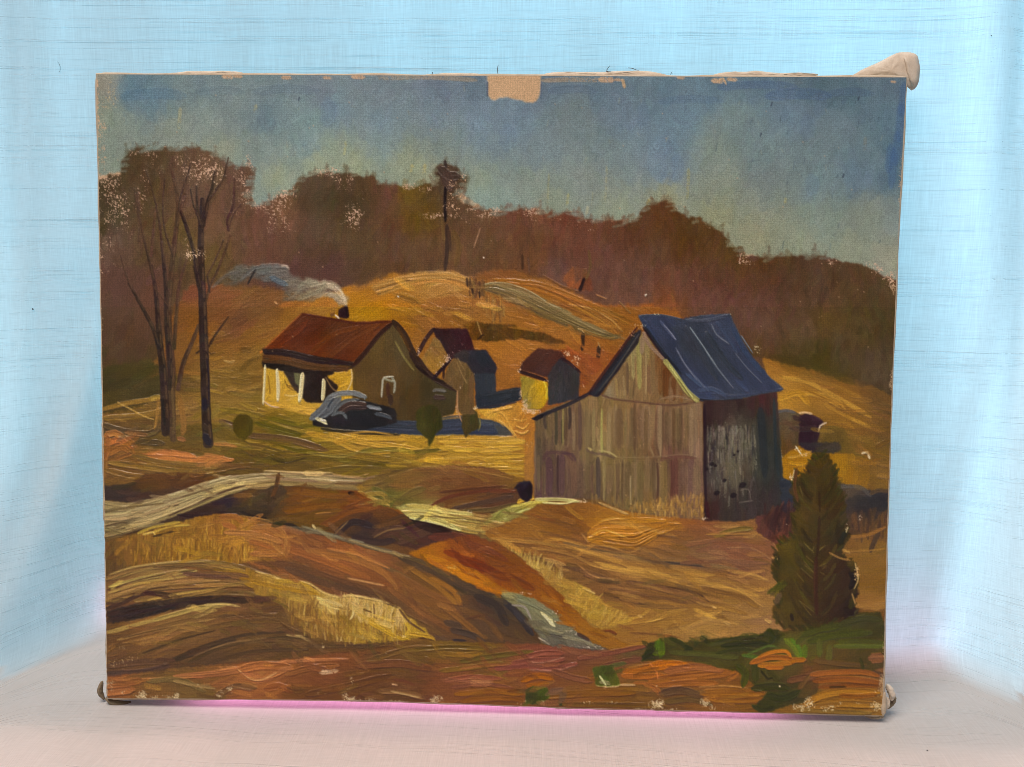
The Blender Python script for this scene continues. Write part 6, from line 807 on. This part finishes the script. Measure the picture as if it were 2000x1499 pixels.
    def at(A, i, j):
        i = np.clip(i, 0, ny-1.001); j = np.clip(j, 0, nx-1.001); a = i.astype(int); c = j.astype(int); fi = (i-a)[:, None]; fj = (j-c)[:, None]
        return (A[a, c]*(1-fj)+A[a, c+1]*fj)*(1-fi)+(A[a+1, c]*(1-fj)+A[a+1, c+1]*fj)*fi
    v0 = .60
    while v0 > -.50:
        v0 -= rr.exponential(.0010 if rr.rand() < .85 else .0040)
        for _ in range(rr.poisson((4.6 if v0 > 0 else 1.2)*s[-1]/1.5)):
            vj = v0+rr.randn()*.0025; a0 = rr.rand()*s[-1]; l = .03+rr.exponential(.11); m = max(5, int(l/.011)); ss = np.linspace(a0, min(a0+l, s[-1]), m)
            vq = vj+(n1(ss+vj*.35, 7, 21)+.25*n1(ss+vj, 27, 22))*.0010; jj = np.interp(ss, s, np.arange(nx)); w_ = (.00005+.00009*rr.rand()**2)*np.sin(np.linspace(.15, math.pi-.15, m))**.5
            i0, i1, ic = vrow(vq+w_), vrow(vq-w_), vrow(vq)
            A_ = at(P, i0, jj)+at(Nn, ic, jj)*.00006; B_ = at(P, i1, jj)+at(Nn, ic, jj)*.00006; C_ = at(P, ic, jj)+at(Nn, ic, jj)*.00016
            k0 = len(V_); V_ += list(np.stack([A_, C_, B_], 1).reshape(-1, 3))
            for i in range(m-1): F_ += [(k0+3*i, k0+3*i+1, k0+3*i+4, k0+3*i+3), (k0+3*i+1, k0+3*i+2, k0+3*i+5, k0+3*i+4)]
    yo = mesh_obj('slub_yarn', V_, F_, thick, o); yo['kind'] = 'stuff'; print('yarns', len(V_))
    tag(o, 'white slubbed cloth hanging behind the painting and spread under it', 'cloth')
    return o
# ---------------------------------------------------------------- the canvas
def build_painting():
    root = empty('painting', tuple(BASE)); tag(root, 'unframed oil painting on stretched canvas of a farmhouse, grey barn and autumn hills', 'painting')
    root.location = (0, 0, GAP)
    NX, NY, r = 1120, 880, 0.0013
    u = np.linspace(-1, 1, NX); v = np.linspace(1, -1, NY); U, V = np.meshgrid(u, v)
    hx = CW/2-r; hy = CH/2-r
    X = U*hx; Y = V*hy
    # slack edges bow in a little
    X = X-np.clip(U, 0, 1)**3*(.0019*(1-V**2))+np.clip(-U, 0, 1)**3*(.0004*(1-V**2))
    Y = Y+np.clip(-V, 0, 1)**3*(.0020*(1-U**2)*(U < 0.2)*np.clip((.2-U)*2, 0, 1)+.0006*(1-U**2))
    P = C0+X[..., None]*EX+Y[..., None]*EY
    px, py = photo_px(P)
    gx = np.clip(px-OX, 0, PW-1.01); gy = np.clip(py-OY, 0, PH-1.01); xi = gx.astype(int); yi = gy.astype(int); fx = (gx-xi)[..., None]; fy = (gy-yi)[..., None]
    samp = lambda A: (A[yi, xi]*(1-fx)+A[yi, xi+1]*fx)*(1-fy)+(A[yi+1, xi]*(1-fx)+A[yi+1, xi+1]*fx)*fy
    C = samp(PC)/255.0; Z = samp(PZ[..., None])[..., 0]
    lum = (C*[.3, .59, .11]).sum(-1, keepdims=True); bl = sm(C[..., 2]-C[..., 0], -.02, .08)[..., None]; gr = sm(C[..., 1]-C[..., 0], -.02, .06)[..., None]; low = (py > 600)[..., None]; C = lum+(C-lum)*(SAT-.32*bl*low); C = C*np.where(low, 1.0, np.array([1.05, 1.03, 1.08])); C = C*np.where(low, (1-gr*np.array([.0, .17, .10]))*(1+bl*np.array([.02, .12, .07])), 1.0)
    rd = sm(C[..., 0]-C[..., 1], .16, .30)[..., None]*low; C = C*(1+rd*np.array([-.035, .045, 0]))
    C = np.clip(C, 0.012, 1)**GAM; lin = np.where(C <= .04045, C/12.92, ((C+.055)/1.055)**2.4)
    alb = np.clip((lin-.006)/ILL, 0.004, .85)
    sag = -.0006*(1-U**2)*(1-V**2)
    P = P+(Z*0.00088+sag+0.00002)[..., None]*EN
    f = grid_obj('painted_canvas', P, mat_paint(), root, None, alb)
    prim = mat_linen('primed_linen', (.60, .50, .38), (.30, .22, .15)); raw = mat_linen('raw_linen', (.72, .63, .53), (.48, .39, .30)); wood = mat_wood(); dark = mat_plain('iron_tack', (.02, .02, .022), .5, .6)
    # canvas turned over the four edges
    rim = np.concatenate([P[0, :], P[1:, -1], P[-1, -2::-1], P[-2:0:-1, 0]]); rim = rim[::3]
    loc = rim-C0; lx = loc@EX; ly = loc@EY
    ox = np.where(np.abs(lx) > hx*.985, np.sign(lx), 0); oy = np.where(np.abs(ly) > hy*.985, np.sign(ly), 0)
    out = ox[:, None]*EX+oy[:, None]*EY; out /= np.linalg.norm(out, axis=1)[:, None]
    jitn = np.array([noise.noise(Vector(p)*45) for p in rim])*.0007
    rings = [rim]
    for a in (25, 50, 75, 90): a = math.radians(a); rings.append(rim-out*.0001+out*(r*math.sin(a)+jitn[:, None]*math.sin(a))-EN*(r*(1-math.cos(a))))
    for dpt in (.006, .012, .018): rings.append(rim+out*(r+jitn[:, None]*(1-dpt*20))-EN*dpt)
    G = np.stack(rings, 0); G = np.concatenate([G, G[:, :1]], 1)
    e = grid_obj('turned_edge', G, prim, root)
    # stretcher bars behind
    def bar(cx, cy, sx, sy):
        c = C0+cx*EX+cy*EY-EN*.0105; V_ = []; 
        for dz in (-.0075, .0075):
            for (a, b) in ((-1, -1), (1, -1), (1, 1), (-1, 1)): V_.append(c+a*sx*EX+b*sy*EY+dz*EN)
        o = mesh_obj('stretcher_bar', V_, [(3, 2, 1, 0), (4, 5, 6, 7), (0, 1, 5, 4), (1, 2, 6, 5), (2, 3, 7, 6), (3, 0, 4, 7)], wood, root, False)
        b_ = o.modifiers.new('b', 'BEVEL'); b_.width = .0012; b_.segments = 2
    for sg in (1, -1): bar(0, sg*(CH/2-.022), CW/2-.004, .018); bar(sg*(CW/2-.022), 0, .018, CH/2-.0415)
    # ragged strips of canvas standing up over the top edge
    def flap(name, pts, off, mat, seed=0, thick=.0008, bulge=.002):
        Q = resample(pts+[pts[0]], 60)[:-1]; cen = Q.mean(0); bm = bmesh.new(); rr = [1, .82, .62, .42, .22]; vs = []
        for k, t in enumerate(rr):
            ring = []
            for p in Q:
                q_ = cen+(p-cen)*t; w_ = on_canvas(q_[0], q_[1], off); h = bulge*(1-t**2)*1.0+.0012*noise.noise(Vector((q_[0]*.05+seed, q_[1]*.05, seed)))+.0005*noise.noise(Vector((q_[0]*.2, q_[1]*.08, seed)))
                ring.append(bm.verts.new(w_+EN*h))
            vs.append(ring)
        cv = bm.verts.new(on_canvas(cen[0], cen[1], off)+EN*bulge)
        n = len(Q)
        for k in range(len(rr)-1):
            for i in range(n): bm.faces.new((vs[k][i], vs[k][(i+1) % n], vs[k+1][(i+1) % n], vs[k+1][i]))
        for i in range(n): bm.faces.new((vs[-1][i], vs[-1][(i+1) % n], cv))
        bmesh.ops.recalc_face_normals(bm, faces=bm.faces)
        me = bpy.data.meshes.new(name); bm.to_mesh(me); bm.free(); me.polygons.foreach_set('use_smooth', [True]*len(me.polygons)); me.materials.append(mat)
        o = bpy.data.objects.new(name, me); COL.objects.link(o); adopt(o, root); m_ = o.modifiers.new('s', 'SOLIDIFY'); m_.thickness = thick; m_.offset = 0; return o
    c = flap('corner_flap', [(1658, 152), (1680, 139), (1700, 130), (1722, 120), (1740, 110), (1755, 104), (1771, 102.5), (1782, 105), (1790, 108), (1794, 122), (1796, 142), (1793, 162), (1787, 173), (1780, 177), (1777, 168), (1760, 160), (1700, 158)], -.0195, raw, 3, .0009, .003)
    c['label'] = 'loose flap of bare canvas standing up at the top right corner'
    fold = [on_canvas(x, y, -.0165) for x, y in ((1766, 110), (1771, 124), (1774, 140), (1780, 156), (1784, 168))]
    tube('fold_ridge', fold, .0011, raw, root, 8, [.35, .8, 1, .9, .5])
    for pts in ([(1052, 150), (1072, 143), (1110, 141.5), (1160, 142), (1200, 140.5), (1240, 139), (1270, 140.5), (1292, 145), (1300, 150), (1180, 156)],
                [(1385, 150), (1402, 144), (1430, 141), (1462, 141), (1475, 139), (1500, 142), (1530, 144), (1560, 143), (1600, 147), (1520, 156), (1440, 156)],
                [(318, 146), (360, 141), (410, 140), (450, 140), (476, 144), (420, 152)], [(820, 148), (850, 145), (900, 144), (960, 147), (900, 154)]):
        flap('canvas_strip', pts, -.0155, raw, pts[0][0], .0006, .001)
    # folded corners the canvas stands on
    def crumple(name, pts, off, rad, mat, flat=.5, seed=1):
        Q = [on_canvas(x, y, off) for x, y in pts]; Q = np.array(Q); m_ = len(Q)*6; t = np.linspace(0, len(Q)-1, m_); Q = np.stack([np.interp(t, range(len(Q)), Q[:, i]) for i in range(3)], 1)
        V_ = []; n = 14
        for i, p in enumerate(Q):
            rr = rad*(.25+.9*math.sin(math.pi*(i+.6)/(m_+.2))**.6)
            for k in range(n):
                a = k*2*math.pi/n; rj = rr*(1+.30*noise.noise(Vector((math.cos(a)*1.6+seed, math.sin(a)*1.6, i*.35))))
                V_.append(p+EX*math.cos(a)*rj*1.0+EN*math.sin(a)*rj*flat*2)
        F = [(i*n+k, i*n+(k+1) % n, (i+1)*n+(k+1) % n, (i+1)*n+k) for i in range(m_-1) for k in range(n)]+[tuple(range(n))[::-1], tuple(range((m_-1)*n, m_*n))]
        return mesh_obj(name, V_, F, mat, root)
    drk = mat_linen('dark_linen', (.30, .23, .15), (.07, .05, .035), .5)  # darker linen for some of the corner folds
    crumple('corner_fold', [(199, 1331), (196, 1342), (196, 1354), (203, 1366)], -.007, .0014, drk, .9, 2)
    tube('corner_fold', [on_canvas(x, y, o_) for x, y, o_ in ((206, 1364, -.003), (216, 1371, -.004), (230, 1374, -.005), (245, 1375, -.006), (256, 1372, -.008))], .0021, drk, root, 10, [.4, .9, 1, .9, .4])
    crumple('corner_fold', [(1727, 1352), (1726, 1370), (1725, 1388), (1724, 1399)], -.0005, .0016, prim, .5, 5)
    k1 = crumple('corner_fold', [(1734, 1337), (1738, 1346), (1742, 1358), (1741, 1368)], -.006, .0021, raw, .7, 7)
    crumple('corner_fold', [(1745, 1354), (1746, 1364), (1741, 1376), (1734, 1385)], -.009, .0014, drk, .6, 9)
    crumple('corner_fold', [(1732, 1362), (1734, 1370), (1733, 1380), (1730, 1386)], -.005, .0013, raw, .6, 4)
    tube('corner_fold', [on_canvas(x, y, o_) for x, y, o_ in ((1690, 1399, -.005), (1704, 1402, -.004), (1716, 1402, -.003), (1725, 1400, -.002))], .0012, prim, root, 10, [.4, .9, 1, .6])
    # tack in the left side and loose threads along the top
    tc = C0+EX*(-CW/2-.0002)+EY*(CH/2-.009)-EN*.009; V_ = []; n = 16
    for dx, rr in ((.0006, .0026), (-.0003, .0026), (-.0010, .0018), (-.0013, .0004)):
        for k in range(n): a = k*2*math.pi/n; V_.append(tc+EX*dx+(EY*math.cos(a)+EN*math.sin(a))*rr)
    mesh_obj('tack', V_, [(i*n+k, i*n+(k+1) % n, (i+1)*n+(k+1) % n, (i+1)*n+k) for i in range(3) for k in range(n)]+[tuple(range(48, 64))], dark, root)
    thr = mat_plain('grey_thread', (.09, .085, .08), .9)
    for pts in ([(973, 147), (971.5, 139), (972, 132), (973, 127)], [(1188, 143), (1185, 138), (1187, 134), (1191, 129)], [(1184, 140), (1194, 141)], [(1227, 133), (1236, 134), (1242, 137), (1248, 137.5)], [(1310, 147), (1311, 142), (1313, 144)], [(844, 147), (845, 141)]):
        Q = resample(pts, 10); tube('loose_thread', [on_canvas(a, b, -.010) for a, b in Q], .00019, thr, root, 6)
    return root
build_cloth()
def build_table():
    m = mat_plain('pale_table', (.92, .66, .62), .7)
    bm = bmesh.new(); bmesh.ops.create_cube(bm, size=1); 
    for v in bm.verts: v.co = Vector((v.co.x*1.9, -.36+v.co.y*.66, -.024+v.co.z*.030))
    bmesh.ops.bevel(bm, geom=bm.edges[:], offset=.004, segments=2, affect='EDGES')
    me = bpy.data.meshes.new('table_top'); bm.to_mesh(me); bm.free(); me.materials.append(m); o = bpy.data.objects.new('table_top', me); COL.objects.link(o); tag(o, kind='structure')
build_table()
paint_picture()
build_painting()
# ---- specks caught on the cloth
lint = mat_plain('lint', (.05, .05, .06), .9)
def speck(px, py, r, label, on='table'):
    p = on_table(px, py, .0012); V_ = []; F = []
    bm = bmesh.new(); bmesh.ops.create_icosphere(bm, subdivisions=2, radius=r)
    for v in bm.verts: v.co = v.co*(1+.4*noise.noise(v.co*900)); v.co.z *= .5
    me = bpy.data.meshes.new('lint_speck'); bm.to_mesh(me); bm.free(); me.materials.append(lint); o = bpy.data.objects.new('lint_speck', me); COL.objects.link(o); o.location = Vector(p); tag(o, label, 'speck')
from mathutils.bvhtree import BVHTree
def on_cloth(px, py, up=.0006):
    o = bpy.data.objects['white_cloth']; d = Vector(ray(px, py)); hit = CLOTH_BVH.ray_cast(Vector(CP)+d*.05, d)[0]; return hit-d*up
CLOTH_BVH = BVHTree.FromPolygons([tuple(v.co) for v in bpy.data.objects['white_cloth'].data.vertices], [tuple(q.vertices) for q in bpy.data.objects['white_cloth'].data.polygons])
hair = mat_plain('fine_hair', (.12, .12, .13), .8)
hq = [on_cloth(a, b) for a, b in ((112, 121), (115, 124), (117.5, 130), (117.5, 136), (116.5, 141))]
root = empty('hair', tuple(hq[0])); root.location = hq[0]; hm = tube('hair', hq, .00013, hair, None, 6); bpy.data.objects.remove(root)
tag(hm, 'short curled hair stuck on the hanging cloth left of the painting near the top', 'hair')
def wall_speck(px, py, r, label):
    bm = bmesh.new(); bmesh.ops.create_icosphere(bm, subdivisions=2, radius=r)
    for v in bm.verts: v.co = v.co*(1+.5*noise.noise(v.co*1500)); v.co.y *= .5
    me = bpy.data.meshes.new('lint_speck'); bm.to_mesh(me); bm.free(); me.materials.append(lint); o = bpy.data.objects.new('lint_speck', me); COL.objects.link(o); o.location = on_cloth(px, py); tag(o, label, 'speck')
wall_speck(64, 604, .0006, 'dark speck on the hanging cloth left of the painting')
wall_speck(1936, 70, .0004, 'tiny speck on the hanging cloth above the top right corner flap')
speck(1811, 1466, .00055, 'tiny dark speck on the cloth in front of the right end of the painting')
